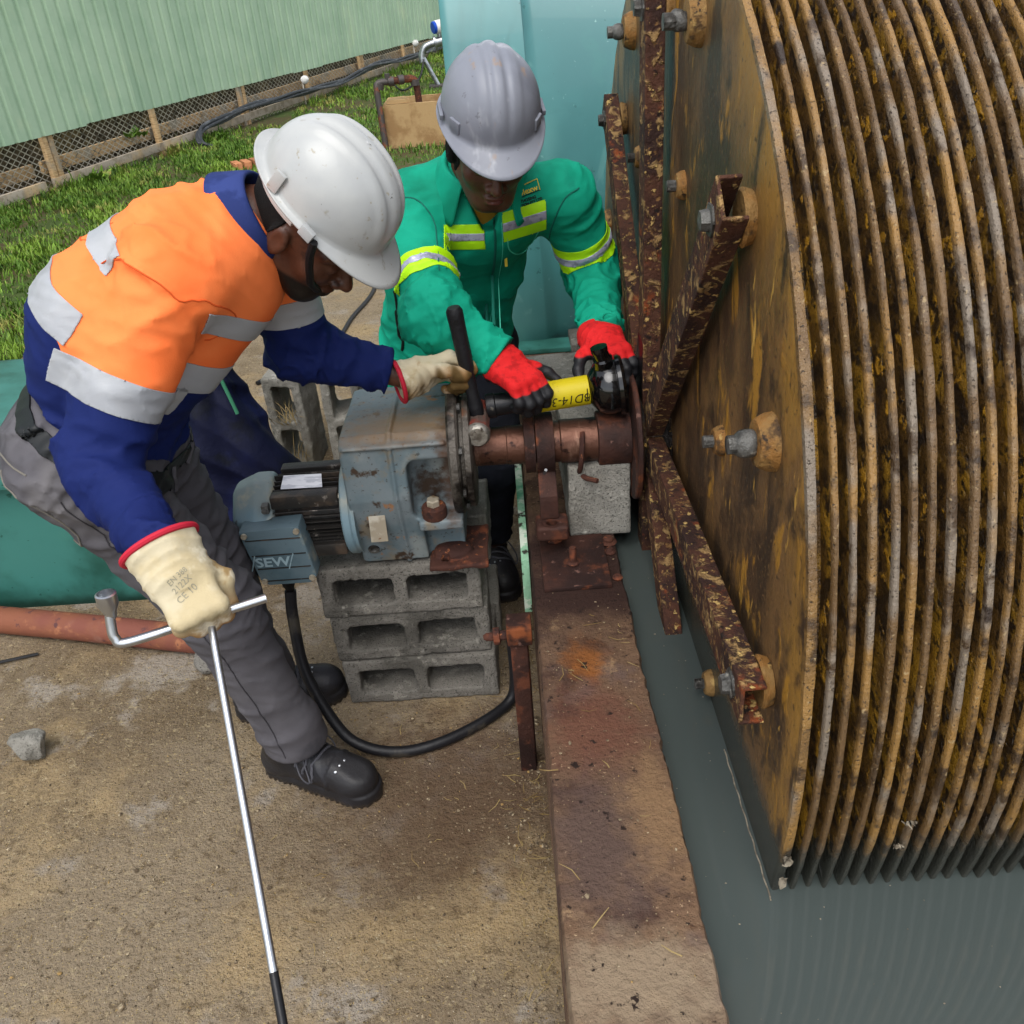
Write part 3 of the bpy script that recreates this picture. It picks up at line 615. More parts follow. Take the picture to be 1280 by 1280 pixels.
# hub, shaft, flange
mb = MB(); mb.lathe([(.05, .275), (.088, .278), (.095, .30), (.092, .318), (.10, .328), (.11, .338)], (0, AY, AZ), (1, 0, 0), 40); mb.build('hub', 'grease', dr)
mb = MB(); mb.lathe([(.0425, -.12), (.043, -.02), (.0445, -.018), (.0445, .045), (.047, .048), (.047, .10), (.0495, .103), (.0495, .185)], (0, AY, AZ), (1, 0, 0), 40); mb.build('shaft', 'shaft_steel', dr)
mb = MB(); mb.lathe([(.05, .184), (.062, .186), (.063, .19), (.063, .258), (.05, .26)], (0, AY, AZ), (1, 0, 0), 40); mb.build('shaft_collar', 'rust_dark', dr)
mb = MB(); mb.lathe([(.02, .259), (.141, .2595), (.144, .262), (.144, .269), (.141, .2715), (.02, .272)], (0, AY, AZ), (1, 0, 0), 64); mb.build('end_flange', 'rust_dark', dr)
mb = MB(); pth = [(.145 + .012 * math.sin(t * .5), AY - math.cos(t) * .062, AZ - .012 + math.sin(t) * .064) for t in np.linspace(-1.1, .9, 18)]; pth = [(.178, AY - .075, AZ - .068)] + [(.155, AY - .055, AZ - .07)] + pth; mb.tube(pth, .006, 8); mb.build('spring_ring', 'rust', dr)
# spider arms: channel sections, eight round the hub
for k in range(8):
    a = R_(2 + 45 * k); er = A(0, -math.cos(a), math.sin(a)); et = A(0, math.sin(a), math.cos(a)); r1 = .895 if k != 7 else .83
    o = A(XF - .053, AY, AZ) + er * .07; w_ = .034; t = .006; dpt = .036
    # U section: web on the tangential side, open towards the tip
    pl = [(-w_, 0), (w_, 0), (w_, dpt), (w_ - t, dpt), (w_ - t, t), (-w_ + t, t), (-w_ + t, dpt), (-w_, dpt)]
    mb = MB(); mb.prism(pl, o, et, A(1, 0, 0), er, r1 - .07); ar = mb.build('spider_arm', 'scale_rust', dr, smooth=None, bev=.0025)
    mb = MB(); mb.lathe([(.036, 0), (.040, .004), (.036, .016)], A(XF - .016, AY, AZ) + er * (r1 - .05), (1, 0, 0), 18); mb.build('spacer_pad', 'pad_yellow', dr)
    c = A(XF - .053, AY, AZ) + er * (r1 - .05)
    mb = MB(); mb.lathe([(.014, -.016), (.016, -.004), (.024, -.003), (.024, 0)], c, (1, 0, 0), 6); mb.build('arm_bolt', 'bolt_grey', dr)
def lump(name, c, r, mat, seed, parent, h=.004):
    f = lambda P: ell(P, c, r) + .14 * min(r) * sn(P, 90, seed) + .1 * min(r) * sn(P, 200, seed + 1)
    return sdf_obj(name, f, A(*c) - A(*r) * 1.5 - .004, A(*c) + A(*r) * 1.5 + .004, h, mat, parent)
for k in range(8):
    a = R_(27 + 45 * k); er = A(0, -math.cos(a), math.sin(a))
    for rr, big in ((.93, 1), (.65, 0)):
        if (DZ + math.sin(a) * rr) < .35: continue
        c = A(XF, DY, DZ) + er * rr; s_ = .78 if big else .50
        mb = MB(); mb.lathe([(.052 * s_, .001), (.050 * s_, -.012 * s_), (.043 * s_, -.026 * s_), (.040 * s_, -.03 * s_), (.030 * s_, -.031 * s_)], c, (1, 0, 0), 26); pd_ = mb.build('boss_pad', 'pad_yellow', dr)
        mb = MB(); mb.lathe([(.013 * (1 if big else .8), (-.06 if big else -.032)), (.013 * (1 if big else .8), -.028 * s_), ], c, (1, 0, 0), 10); mb.build('boss_bolt', 'bolt_grey', dr)
        if big: lump('slimed_nut', c + A(-.036, 0, 0), (.017, .017, .019), 'bolt_grey', 40 + k, dr)
# shreds of pale scum caught on the rim
for i, (ang, xx_) in enumerate(((-7.0, XF + .004), (-10.2, XF + .006), (-6, XF + .16), (-3, XF + .165))):
    a = R_(ang); er = A(0, -math.cos(a), math.sin(a)); c = A(xx_, DY, DZ) + er * (RD + .004)
    v = []; f = []; n = 5; rg = np.random.default_rng(i)
    s1, s2 = (.012, .008) if i < 2 else (.009, .002)
    for p in range(n):
        for q in range(n): v.append(c + A((p / 4 - .5) * s1 * (1 if i < 2 else 1.6), -.006 + rg.normal(0, .003), (q / 4 - .5) * s1 * (1.8 if i < 2 else .25)) + rg.normal(0, .0015, 3))
    f = [(p * n + q, p * n + q + 1, (p + 1) * n + q + 1, (p + 1) * n + q) for p in range(4) for q in range(4)]
    link('scum_shred', mesh(np.array(v) - origin(dr), f, 180), 'scum', dr)

# ================================================================ bearing bracket hanging on the shaft
bb = empty('bearing_bracket', (.07, AY - .05, .50), 'rusty cast bearing bracket hanging on the shaft beside a concrete block', 'bracket')
cx, ww = .066, .0205
ang = np.linspace(R_(-75), R_(120), 22)   # saddle over the top and front of the shaft
v = []; f = []
sec = [(.050, 0), (.072, 0)]
path_in = []; path_out = []
for a in ang:
    c, s_ = -math.cos(a), math.sin(a); path_in.append((AY + c * .049, AZ + s_ * .049)); path_out.append((AY + c * .069, AZ + s_ * .069))
path_in = [(1.705, .545), (1.715, .60)] + path_in[3:]; path_out = [(1.683, .545), (1.689, .60)] + path_out[3:]
pl = path_out + path_in[::-1]
mb = MB(); mb.prism([(y - AY, z - AZ) for y, z in pl], (cx - ww, AY, AZ), (0, 1, 0), (0, 0, 1), (1, 0, 0), 2 * ww); mb.build('saddle_strap', 'rust_dark', bb, bev=.003)
B3 = None
def foot(P):
    d = rbox(P, (cx + .004, 1.676, .527), (.037, .033, .019), .009)
    hole = np.sqrt((P[:, 0] - cx - .004) ** 2 + (P[:, 1] - 1.672) ** 2) - .013
    rim = smax(np.sqrt((P[:, 0] - cx - .004) ** 2 + (P[:, 1] - 1.672) ** 2) - .024, -(P[:, 2] - .543), .002)
    return smax(smax(d, -rim, .003), -hole, .003) + .0006 * sn(P, 120, 3)
sdf_obj('bracket_foot', foot, (.02, 1.63, .50), (.12, 1.72, .56), .0028, 'rust_dark', bb)
mb = MB(); mb.tube([(cx - .006, 1.699, .655), (cx - .003, 1.688, .67)], .0035, 8); mb.build('split_pin', 'steel_pipe', bb)
for s_ in (-1,):
    mb = MB(); mb.lathe([(.049, 0), (.066, .001), (.066, .024), (.049, .025)], (cx - ww - .026, AY, AZ), (1, 0, 0), 30); mb.build('seal_ring', 'rust_dark', bb)
# ================================================================ concrete blocks
def block_mesh(seed, cores=True):
    def f(P):
        d = rbox(P, (0, 0, 0), (.195, .095, .0715), .006)
        if cores:
            for c in (-.088, .088): d = smax(d, -rbox(P, (c, 0, 0), (.072, .2, .038), .014), .004)
        return d + .0016 * sn(P, 55, seed) + .0011 * sn(P, 210, seed + 1) + .0007 * sn(P, 480, seed + 2) + .004 * np.clip(sn(P, 24, seed + 3) - .8, 0, 1)
    v, q = nets(f, (-.205, -.105, -.082), (.205, .105, .082), .0042); return mesh(v, q, 180)
BM = [block_mesh(1), block_mesh(7), block_mesh(13)]; BS = block_mesh(21, False)
for o_ in BM + [BS]: o_.materials.append(MATS['concrete'])
BMD = [m_.copy() for m_ in BM]
for o_ in BMD: o_.materials.clear(); o_.materials.append(MATS['concrete_dark'])
def block(me, c, rot, label, group=None):
    o = link('concrete_block', me, None, None, c); o.rotation_euler = rot; return tag(o, label, 'concrete block', group)
H_ = .1445
block(BMD[0], (-.283, 1.797, H_ * .5), (0, 0, -.01), 'bottom front hollow block of the stack under the gear motor, pink marks at its foot')
block(BMD[1], (-.292, 1.803, H_ * 1.5), (0, 0, .012), 'middle front hollow block of the stack under the gear motor')
block(BMD[2], (-.300, 1.797, H_ * 2.5), (0, 0, -.006), 'top front hollow block of the stack under the gear motor')
block(BM[1], (-.272, 1.998, H_ * .5), (0, 0, .01), 'bottom rear hollow block of the stack under the gear motor')
block(BM[2], (-.318, 2.002, H_ * 1.5), (0, 0, .01), 'middle rear hollow block of the stack, its end jutting out left')
block(BM[0], (-.280, 2.000, H_ * 2.5), (0, 0, -.02), 'top rear hollow block of the stack under the gear motor')
block(BM[1], (-.835, 3.10, .1955), (0, PI / 2, -.10), 'left one of two hollow blocks stood on end with dry grass in its holes')
block(BM[0], (-.638, 3.10, .1955), (0, PI / 2, .08), 'right one of two hollow blocks stood on end behind the gear motor')
o = block(BS, (.186, 1.930, .4555 + .0945), (PI / 2, 0, PI / 2), 'pale solid concrete block on the tank wall propping the shaft')
o.rotation_euler = Matrix(((0, 0, 1), (1, 0, 0), (0, 1, 0))).to_euler()
o = block(BS, (.155, 2.34, .4555 + .0725), (0, 0, PI / 2 + .06), 'concrete block lying on the tank wall behind the shaft')
# dry grass sprigs stuck in the holes of the upright block
v = []; f = []; rg = np.random.default_rng(4)
for i in range(46):
    b0 = A(-.83 + rg.normal(0, .02), 2.99 + rg.uniform(-.01, .03), rg.choice([.04, .20]) + rg.uniform(0, .03)); d = A(rg.normal(0, .5), rg.normal(-.2, .3), rg.uniform(.2, 1)); d *= rg.uniform(.05, .12) / np.linalg.norm(d); s_ = A(.0012, 0, .0004); k = len(v)
    m_ = b0 + d * .5 + A(0, 0, .012); v += [b0 - s_, b0 + s_, m_ + s_, m_ - s_, b0 + d]; f += [(k, k + 1, k + 2, k + 3), (k + 3, k + 2, k + 4)]
tag(link('dry_grass', mesh(v, f), 'straw'), 'dry grass stalks stuck in an upright hollow block', 'dry grass', kind='stuff')

# ================================================================ gear motor
M('gear_paint', '#687276', .5, layers=[N_('#59686e', 9, .42, .62), N_('#7f8685', 6, .50, .66, seed=5), N_('#746855', 13, .55, .68, seed=8, fac=.8), N_('#3d3026', 18, .62, .69, seed=12), N_('#8f6644', 22, .64, .70, seed=15, fac=.9), N_('#302a24', 90, .60, .69, seed=17, fac=.7),
    dict(kind='blob', at=(-.195 + .3, 1.70 - 1.8, .635 - .44), size=(.05, .06, .05), col='#2e231b', lo=2.1, hi=1.2, scale=60), dict(kind='blob', at=(-.25 + .3, 1.72 - 1.8, .785 - .44), size=(.14, .10, .02), col='#7d6448', lo=2.4, hi=1.0, fac=.8, scale=55), dict(kind='blob', at=(-.15 + .3, 1.68 - 1.8, .68 - .44), size=(.02, .1, .14), col='#4f3828', lo=2.3, hi=1.1, fac=.9, scale=60)], bump=.25, bscale=60, dist=.004)
M('motor_paint', '#586a72', .5, layers=[N_('#4b6069', 9, .45, .62), N_('#8b8d82', 10, .58, .68, seed=5, fac=.8), N_('#3d4245', 14, .62, .70, seed=9)], bump=.15, bscale=60)
M('cowl_paint', '#7b8686', .5, layers=[N_('#6d8590', 4, .45, .62), N_('#a29d8b', 8, .54, .66, seed=5), N_('#4b4f50', 22, .64, .72, seed=9)], bump=.15, bscale=60)
M('motor_dark', '#2f2d2b', .5, .3, layers=[N_('#51453b', 10, .5, .64), N_('#77706a', 30, .62, .70, seed=5)], bump=.2, bscale=70)
M('greasy_steel', '#55504a', .4, .4, layers=[N_('#211d1a', 11, .46, .58), N_('#8f8a80', 9, .58, .66, seed=4), N_('#6b452c', 7, .60, .68, seed=9)], bump=.6, bscale=60)
M('label_plate', '#a8a294', .5, .2, layers=[N_('#877d6c', 14, .5, .64), N_('#6b4f3c', 40, .64, .70, seed=4)], bump=.1)
M('label_white', '#d9d9de', .45, layers=[N_('#b9bac2', 60, .5, .6, stretch=(.3, 1, 3))])
M('bolt_bright', '#b5ab98', .4, .5, layers=[N_('#7d6a52', 25, .5, .64)], bump=.2)
gm = empty('gear_motor', (-.3, 1.80, .44), 'weathered blue grey gear motor sitting on the stack of hollow blocks', 'gear motor')
PG = A([1.712, .441], [1.668, .585], [1.655, .638], [1.660, .768], [1.690, .788], [1.955, .778], [2.015, .71], [2.015, .52], [1.97, .441])
def poly_sd(y, z, PP):
    d = np.full(len(y), 1e9); ins = np.zeros(len(y), bool); n = len(PP)
    for i in range(n):
        a, b_ = PP[i], PP[(i + 1) % n]; e = b_ - a; w0 = y - a[0]; w1 = z - a[1]; t = np.clip((w0 * e[0] + w1 * e[1]) / (e @ e), 0, 1)
        d = np.minimum(d, np.hypot(w0 - t * e[0], w1 - t * e[1])); c = (a[1] > z) != (b_[1] > z)
        ins ^= c & (y < (b_[0] - a[0]) * (z - a[1]) / (b_[1] - a[1] + 1e-12) + a[0])
    return np.where(ins, -d, d)
def casing(P):
    x, y, z = P.T; d2 = poly_sd(y, z, PG) + .008
    d = smax(d2, np.maximum(-.372 - x, x + .140), .010) - .006
    lip = smax(np.abs(poly_sd(y, z, PG) - .001) - .005, np.maximum(np.abs(x + .258) - .11, np.abs(z - .770) - .004), .002); d = smin(d, lip, .004)
    rib = smax(poly_sd(y, z, PG) - .0035, np.abs(x + .268) - .0045, .003); d = smin(d, rib, .004)
    # front pocket, then the undercut below the foot
    pk = rbox(P, (-.176, 1.66, .652), (.062, .062, .078), .022); d = smax(d, -pk, .006)
    uc = rbox(P, (-.155, 1.66, .485), (.066, .075, .056), .014); d = smax(d, -uc, .006)
    ft = rbox(P, (-.178, 1.692, .563), (.050, .034, .013), .006); d = smin(d, ft, .006)
    return d + .0006 * sn(P, 60, 4)
cs = sdf_obj('gearbox_casing', casing, (-.39, 1.63, .425), (-.125, 2.035, .805), .0038, 'gear_paint', gm)
AX = (1, 0, 0)
mb = MB(); mb.lathe([(.05, -.146), (.142, -.145), (.147, -.140), (.147, -.126), (.142, -.121), (.118, -.119), (.118, -.112), (.132, -.110), (.134, -.098), (.126, -.094), (.06, -.092)], (0, AY, AZ), AX, 48); mb.build('output_flange', 'greasy_steel', gm)
for k in range(8):
    a = R_(20 + 45 * k); c = A(-.121, AY + .131 * math.cos(a), AZ + .131 * math.sin(a)); mb = MB(); mb.lathe([(.010, 0), (.010, .007)], c, AX, 6); mb.build('flange_bolt', 'bolt_grey', gm)
MY, MZ = 1.762, .572
mb = MB(); mb.lathe([(.07, -.40), (.108, -.398), (.112, -.394), (.112, -.380), (.108, -.376), (.11, -.368)], (0, MY, MZ), AX, 40); mb.build('adapter_flange', 'cowl_paint', gm)
mb = MB(); mb.lathe([(.068, -.558), (.070, -.55), (.070, -.398)], (0, MY, MZ), AX, 40); mb.build('motor_body', 'motor_dark', gm)
mb = MB()
for k in range(40):
    a = 2 * PI * k / 40; er = A(0, math.cos(a), math.sin(a)); et = A(0, -math.sin(a), math.cos(a)); c0 = A(-.553, MY, MZ); r0, r1 = .066, .0855 if (k % 10) else .092
    mb.add([c0 + er * r0 - et * .0016, c0 + er * r1 - et * .0012, c0 + er * r1 + et * .0012, c0 + er * r0 + et * .0016] + [p + A(.152, 0, 0) for p in (c0 + er * r0 - et * .0016, c0 + er * r1 - et * .0012, c0 + er * r1 + et * .0012, c0 + er * r0 + et * .0016)], [(0, 1, 2, 3), (7, 6, 5, 4), (1, 5, 6, 2), (0, 4, 5, 1), (3, 2, 6, 7)])
tag(mb.build('cooling_fins', 'motor_dark', gm, smooth=None), kind='stuff')
for (yy, zz) in ((-.066, .066), (.066, .066), (-.066, -.066)):
    mb = MB(); mb.box((-.552, MY + yy - .016, MZ + zz - .016), (-.402, MY + yy + .016, MZ + zz + .016), .005); mb.build('motor_corner_rib', 'motor_dark', gm)
    mb = MB(); mb.lathe([(.007, 0), (.007, .01)], (-.402, MY + yy, MZ + zz), AX, 8); mb.build('corner_bolt', 'bolt_bright', gm)
def cowl(P):
    q = P - A(0, MY, MZ); r = np.maximum(np.hypot(q[:, 1], q[:, 2]), (np.abs(q[:, 1]) + np.abs(q[:, 2])) * .80); r2 = np.maximum(np.abs(q[:, 1]), np.abs(q[:, 2])) * 1.02
    r = np.maximum(r, r2); tap = .096 - np.clip((-.595 - P[:, 0]) / .055, 0, 1) * .022
    return smax(r - tap, np.maximum(-.652 - P[:, 0], P[:, 0] + .552), .018)
cw = sdf_obj('fan_cowl', cowl, (-.67, 1.65, .46), (-.54, 1.875, .685), .0038, 'cowl_paint', gm)
mb = MB(); mb.box((-.572, 1.672, .618), (-.556, 1.690, .640), .003); mb.lathe([(.006, 0), (.006, .008)], (-.564, 1.672, .629), (0, -1, 0), 8); mb.build('cowl_screw', 'bolt_grey', gm)
# terminal box with the maker's lettering
tb = [(-.622, .600), (-.487, .606), (-.470, .470), (-.488, .452), (-.585, .452), (-.600, .468)]
mb = MB(); mb.prism([(x, z) for x, z in tb], (0, 1.632, 0), (1, 0, 0), (0, 0, 1), (0, 1, 0), .056); bx_ = mb.build('terminal_box', 'motor_paint', gm, bev=.006)
mb = MB(); mb.prism([(-.615, .592), (-.493, .598), (-.477, .474), (-.49, .460), (-.583, .460), (-.594, .472)], (0, 1.688, 0), (1, 0, 0), (0, 0, 1), (0, 1, 0), .03); mb.build('terminal_box_base', 'motor_dark', gm, bev=.003)
for z in (.577, .536, .500, .466):
    x0 = -.619 + (.600 - z) * .16; x1 = -.489 + (.606 - z) * .12; mb = MB(); mb.box((x0 + .004, 1.6305, z - .0012), (x1 - .003, 1.633, z + .0012)); mb.build('box_ridge', 'motor_dark', gm, smooth=None)
for (x, z) in ((-.610, .590), (-.494, .594), (-.482, .468), (-.590, .466)):
    mb = MB(); mb.lathe([(.0075, 0), (.0065, .006)], (x, 1.6335, z), (0, -1, 0), 12); mb.build('box_screw', 'bolt_bright', gm)
text_on('maker_lettering', 'SEW', .034, (-.561, 1.6318, .517), (1, 0, -.0), (0, 0, 1), M('letter_grey', '#8fa5ad', .5, layers=[N_('#6b828c', 20, .5, .6)]), gm, depth=.0016, sq=1.15, bold=.0008)
for p, q in (((-.612, .497), (-.598, .537)), ((-.528, .497), (-.512, .537))):
    mb = MB(); mb.tube([(p[0], 1.6310, p[1]), (q[0], 1.6310, q[1])], .0016, 6); mb.build('lettering_stroke', 'letter_grey', gm)
mb = MB(); mb.lathe([(.013, 0), (.015, .005), (.015, .022), (.011, .03), (.010, .05)], (-.548, 1.660, .455), (0, 0, -1), 14); mb.build('cable_gland', 'black_plastic', gm)
nn = A(0, -.45, .89); c = A(-.488, MY - .030, MZ + .0895)
mb = MB(); e2 = np.cross(nn, A(1, 0, 0)); e2 /= np.linalg.norm(e2); mb.prism([(-.044, -.017), (.050, -.019), (.046, .017), (-.040, .019)], c, (1, 0, 0), e2, nn, .0016); mb.build('white_rating_label', 'label_white', gm, smooth=None)
n2 = A(0, -.96, .28); c = A(-.319, 1.6645, .582); e2 = np.cross(n2, A(1, 0, 0)); mb = MB(); mb.prism([(-.019, -.046), (.019, -.046), (.017, .046), (-.019, .046)], c, (1, 0, 0), A(0, .27, .96), A(0, -.96, .27), .002); mb.build('gearbox_nameplate', 'label_plate', gm, smooth=None)
mb = MB(); mb.lathe([(.028, 0), (.029, .012), (.027, .026), (.022, .030)], (-.192, 1.684, .576), (0, -.06, 1), 24); mb.build('foot_boss', 'rust', gm)
mb = MB(); mb.lathe([(.0155, 0), (.0155, .013), (.013, .016)], (-.192, 1.682, .606), (0, -.06, 1), 6); mb.build('foot_bolt', 'bolt_bright', gm)
mb = MB(); mb.lathe([(.013, 0), (.013, .005), (.007, .005), (.006, .001)], (-.345, 1.7005, .488), (0, -.95, -.28), 16); mb.build('oil_plug', 'bolt_grey', gm)
def fplate(P):
    d = rbox(P, (-.15, 1.745, .444), (.068, .085, .006), .003)
    d = smin(d, ell(P, (-.165, 1.72, .456), (.045, .035, .014)), .006); d = smax(d, -(np.hypot(P[:, 0] + .182, P[:, 1] - 1.688) - .010), .002)
    return d + .002 * sn(P, 70, 8) + .001 * sn(P, 190, 9)
sdf_obj('rusted_foot_plate', fplate, (-.23, 1.65, .43), (-.07, 1.84, .48), .003, 'rust', gm)
# power cable
pc = empty('power_cable', (-.3, 1.51, 0), 'thick black cable looping from the terminal box across the slab', 'cable')
mb = MB(); mb.tube(spline([(-.548, 1.660, .415), (-.553, 1.645, .34), (-.540, 1.60, .21), (-.475, 1.54, .085), (-.415, 1.515, .04), (-.33, 1.512, .018), (-.235, 1.535, .016), (-.13, 1.595, .016), (-.062, 1.655, .022), (-.045, 1.675, .08), (-.045, 1.69, .2)], 9), .0135, 14); mb.build('cable_sheath', 'black_cable', pc)

# ================================================================ rusty post by the wall
po = empty('rusty_post', (-.03, 1.45, 0), 'short rusty steel post with a bolt beside the tank wall', 'post')
mb = MB(); mb.box((-.042, 1.440, 0), (-.006, 1.450, .40), .002); mb.box((-.012, 1.452, 0), (-.003, 1.49, .398), .002); mb.build('post_angle', 'rust_dark', po)
mb = MB(); mb.box((-.048, 1.430, .392), (.006, 1.488, .438), .005); mb.build('post_head', 'rust_dark', po)
mb = MB(); mb.lathe([(.011, -.035), (.011, 0), (.019, .001), (.019, .014), (.010, .016), (.009, .03), (.005, .036)], (-.062, 1.455, .405), (-1, 0, -.05), 10); mb.build('post_bolt', 'rust', po)

# ================================================================ things lying on the slab
mb = MB(); mb.tube(spline([(-2.6, 2.36, .045), (-1.9, 2.20, .045), (-1.4, 2.085, .043), (-.93, 1.965, .042)], 8), .041, 20); o = mb.build('rusty_pipe', 'rust_pipe', loc=(-1.5, 2.1, 0)); tag(o, 'long rust coloured steel pipe lying on the slab', 'pipe')
def rock(name, c, r, seed, label, mat='concrete'):
    rg = np.random.default_rng(seed); Nn = rg.normal(size=(9, 3)); Nn /= np.linalg.norm(Nn, axis=1)[:, None]; dd = rg.uniform(.62, .95, 9)
    def f(P):
        q = (P - A(*c)) / A(*r); d = np.linalg.norm(q, axis=1) - 1
        for n_, k in zip(Nn, dd): d = smax(d, q @ n_ - k, .06)
        return d * min(r) + .0022 * sn(P, 90, seed) + .0014 * sn(P, 220, seed + 1)
    o = sdf_obj(name, f, A(*c) - A(*r) * 1.2, A(*c) + A(*r) * 1.2, min(r) * .08, mat, loc=c); return tag(o, label, 'stone')
rock('broken_stone', (-1.275, 1.605, .033), (.052, .042, .046), 3, 'grey jagged stone lying alone on the slab at the left')
rock('broken_stone', (-.885, 1.90, .03), (.055, .05, .042), 9, 'small grey stone beside the end of the rusty pipe', 'concrete_dark')
mb = MB(); mb.tube([(-1.62, 1.955, .006), (-1.50, 1.975, .012), (-1.43, 2.0, .007)], .0045, 6); tag(mb.build('thin_rod', 'black_cable', loc=(-1.5, 1.98, 0)), 'thin dark rod on the slab left of the rusty pipe', 'rod')
mb = MB(); mb.tube(spline([(-.62, 6.6, .01), (-.80, 5.9, .01), (-.78, 5.2, .01), (-.85, 4.75, .01), (-.92, 4.3, .01), (-1.2, 3.9, .01)], 8), .011, 8); tag(mb.build('black_wire', 'black_cable', loc=(-.8, 5, 0)), 'thin black wire lying on the slab between the two workers', 'wire')
mb = MB(); mb.tube(spline([(.000, .955, .02), (-.012, .985, .03), (.002, 1.0, .035), (.012, .985, .032)], 6), .004, 6); 
# loose bits: straw, pebbles, chips
v = []; f = []; rg = np.random.default_rng(21)
for i in range(300):
    if rg.random() < .45: x, y = -abs(rg.normal(0, .05)) + .005, rg.uniform(.5, 2.0)
    elif rg.random() < .35: x, y = rg.uniform(-.5, 0), rg.uniform(1.0, 1.75)
    else: x, y = rg.uniform(-2.6, .0), rg.uniform(.4, 6)
    zz = .003
    if i % 14 == 0: x, y, zz = rg.uniform(.03, .2), rg.uniform(.5, 1.45), .459
    a = rg.uniform(0, 6.28); L_ = rg.uniform(.008, .045); d = A(math.cos(a), math.sin(a), rg.uniform(0, .15)) * L_; s_ = A(-math.sin(a), math.cos(a), 0) * rg.uniform(.0005, .0011); b0 = A(x, y, zz); bend = A(-math.sin(a), math.cos(a), .3) * rg.normal(0, .15) * L_; k = len(v)
    m_ = b0 + d * .5 + bend; e_ = b0 + d; v += [b0 - s_, b0 + s_, m_ + s_, m_ - s_, e_ + s_ * .5, e_ - s_ * .5]; f += [(k, k + 1, k + 2, k + 3), (k + 3, k + 2, k + 4, k + 5)]
tag(link('straw_litter', mesh(v, f), 'straw'), 'scattered bits of straw on the slab and wall', 'straw', kind='stuff')
v = []; f = []
ico = [(0, 0, 1), (.9, 0, .35), (.28, .85, .35), (-.73, .53, .35), (-.73, -.53, .35), (.28, -.85, .35), (.6, .4, -.5), (-.5, .6, -.5), (-.2, -.8, -.5)]
icf = [(0, 1, 2), (0, 2, 3), (0, 3, 4), (0, 4, 5), (0, 5, 1), (1, 6, 2), (2, 7, 3), (3, 7, 4), (4, 8, 5), (5, 8, 1), (1, 8, 6), (2, 6, 7), (4, 7, 8)]
for i in range(9500):
    q = rg.random()
    if q < .14: x, y = -abs(rg.normal(0, .05)) + .01, rg.uniform(.5, 2.3)
    elif q < .22: x, y = rg.uniform(-.6, 0), rg.uniform(1.2, 1.8)
    else: y = .45 + 3.0 * rg.random() ** 1.7; x = -rg.random() * (.75 + y * .75)
    zz = 0; r = min(.010, .0011 + rg.exponential(.0009 if i > 1500 else .0017))
    if i % 40 == 0: x, y, zz = rg.uniform(.03, .205), rg.uniform(.5, 1.9), .456; r *= .7
    a = rg.uniform(0, 6.28); ca, sa = math.cos(a), math.sin(a); k = len(v); s3 = rg.uniform(.6, 1.2, 3)
    for p in ico: v.append((x + r * s3[0] * (p[0] * ca - p[1] * sa), y + r * s3[1] * (p[0] * sa + p[1] * ca), zz + r * .35 + r * .7 * s3[2] * p[2]))
    f += [tuple(k + j for j in t) for t in icf]
tag(link('grit', mesh(v, f), 'pebble'), 'loose grit and small chips scattered over the slab', 'grit', kind='stuff')

# bubbles and flecks of scum on the water, then a pale meniscus line
v = []; f = []; rg = np.random.default_rng(77)
for i in range(170):
    x, y = (rg.uniform(.23, .33), rg.uniform(.6, 2.7)) if i % 3 == 0 else (rg.uniform(.25, 1.6), rg.uniform(.25, .82))
    r = .0006 + rg.exponential(.0006); k = len(v); n = 6; a0 = rg.uniform(0, 6)
    for j in range(n): v.append((x + r * math.cos(a0 + j * 1.047) * rg.uniform(.7, 1.3), y + r * math.sin(a0 + j * 1.047) * rg.uniform(.7, 1.3), WZ + .0006))
    v.append((x, y, WZ + .0008 + r * .35)); f += [(k + j, k + (j + 1) % n, k + n) for j in range(n)]
for i in range(60):  # bright meniscus line put in as a pale strip along the end disc
    y0 = 1.10 - i * .005; y1 = y0 - .005; k = len(v); wv = .0012 * math.sin(i * .7) ; x = XF - .005 + wv * .6
    v += [(x - .0016, y0, WZ + .0007), (x + .0004, y0, WZ + .0012), (x + .0004 + .0003 * math.sin(i), y1, WZ + .0012), (x - .0016, y1, WZ + .0007)]; f.append((k, k + 1, k + 2, k + 3))
tag(link('scum_and_meniscus', mesh(v, f), 'scum'), 'tiny bubbles, flecks of scum and a pale meniscus line on the tank water', 'scum', kind='stuff')

# ================================================================ jacket heaped behind the gear motor
M('navy_quilt', '#080c24', .7, spec=.15, layers=[N_('#10163a', 4, .5, .68), N_('#060916', 9, .52, .66, seed=5)], bump=.3, bscale=45, sheen=.2)
jk = empty('navy_jacket', (-.88, 2.42, 0), 'dark navy quilted jacket draped behind the bent worker and the motor', 'jacket')
def jf(P):
    d = cap(P, (-.90, 2.46, .70), (-.885, 2.44, .46), .055, .10, A(0, 1, 0), .8); d = smin(d, cap(P, (-.885, 2.44, .46), (-.83, 2.40, .16), .10, .155, A(0, 1, 0), .8), .09); d = smin(d, cap(P, (-.96, 2.40, .25), (-.95, 2.36, .05), .09, .10), .08)
    d = smin(d, cap(P, (-.80, 2.42, .40), (-.70, 2.42, .30), .06, .05), .08)
    th = np.arctan2(P[:, 1] - 2.44, P[:, 0] + .88); ax = P @ A(.55, .2, .8)
    d = d + .017 * np.sin(th * 5 + 3 * P[:, 2] + 1.3 * sn(P, 9, 3)) * np.clip(1.1 - P[:, 2], .3, 1) - .010 * (1 - np.abs(np.sin(ax * 42 + .9 * sn(P, 11, 5)))) * 1.0 + .009 * sn(P, 22, 6)
    return np.maximum(d, -P[:, 2] + .004)
sdf_obj('jacket_shell', jf, (-1.12, 2.18, -.01), (-.60, 2.66, .82), .0075, 'navy_quilt', jk)
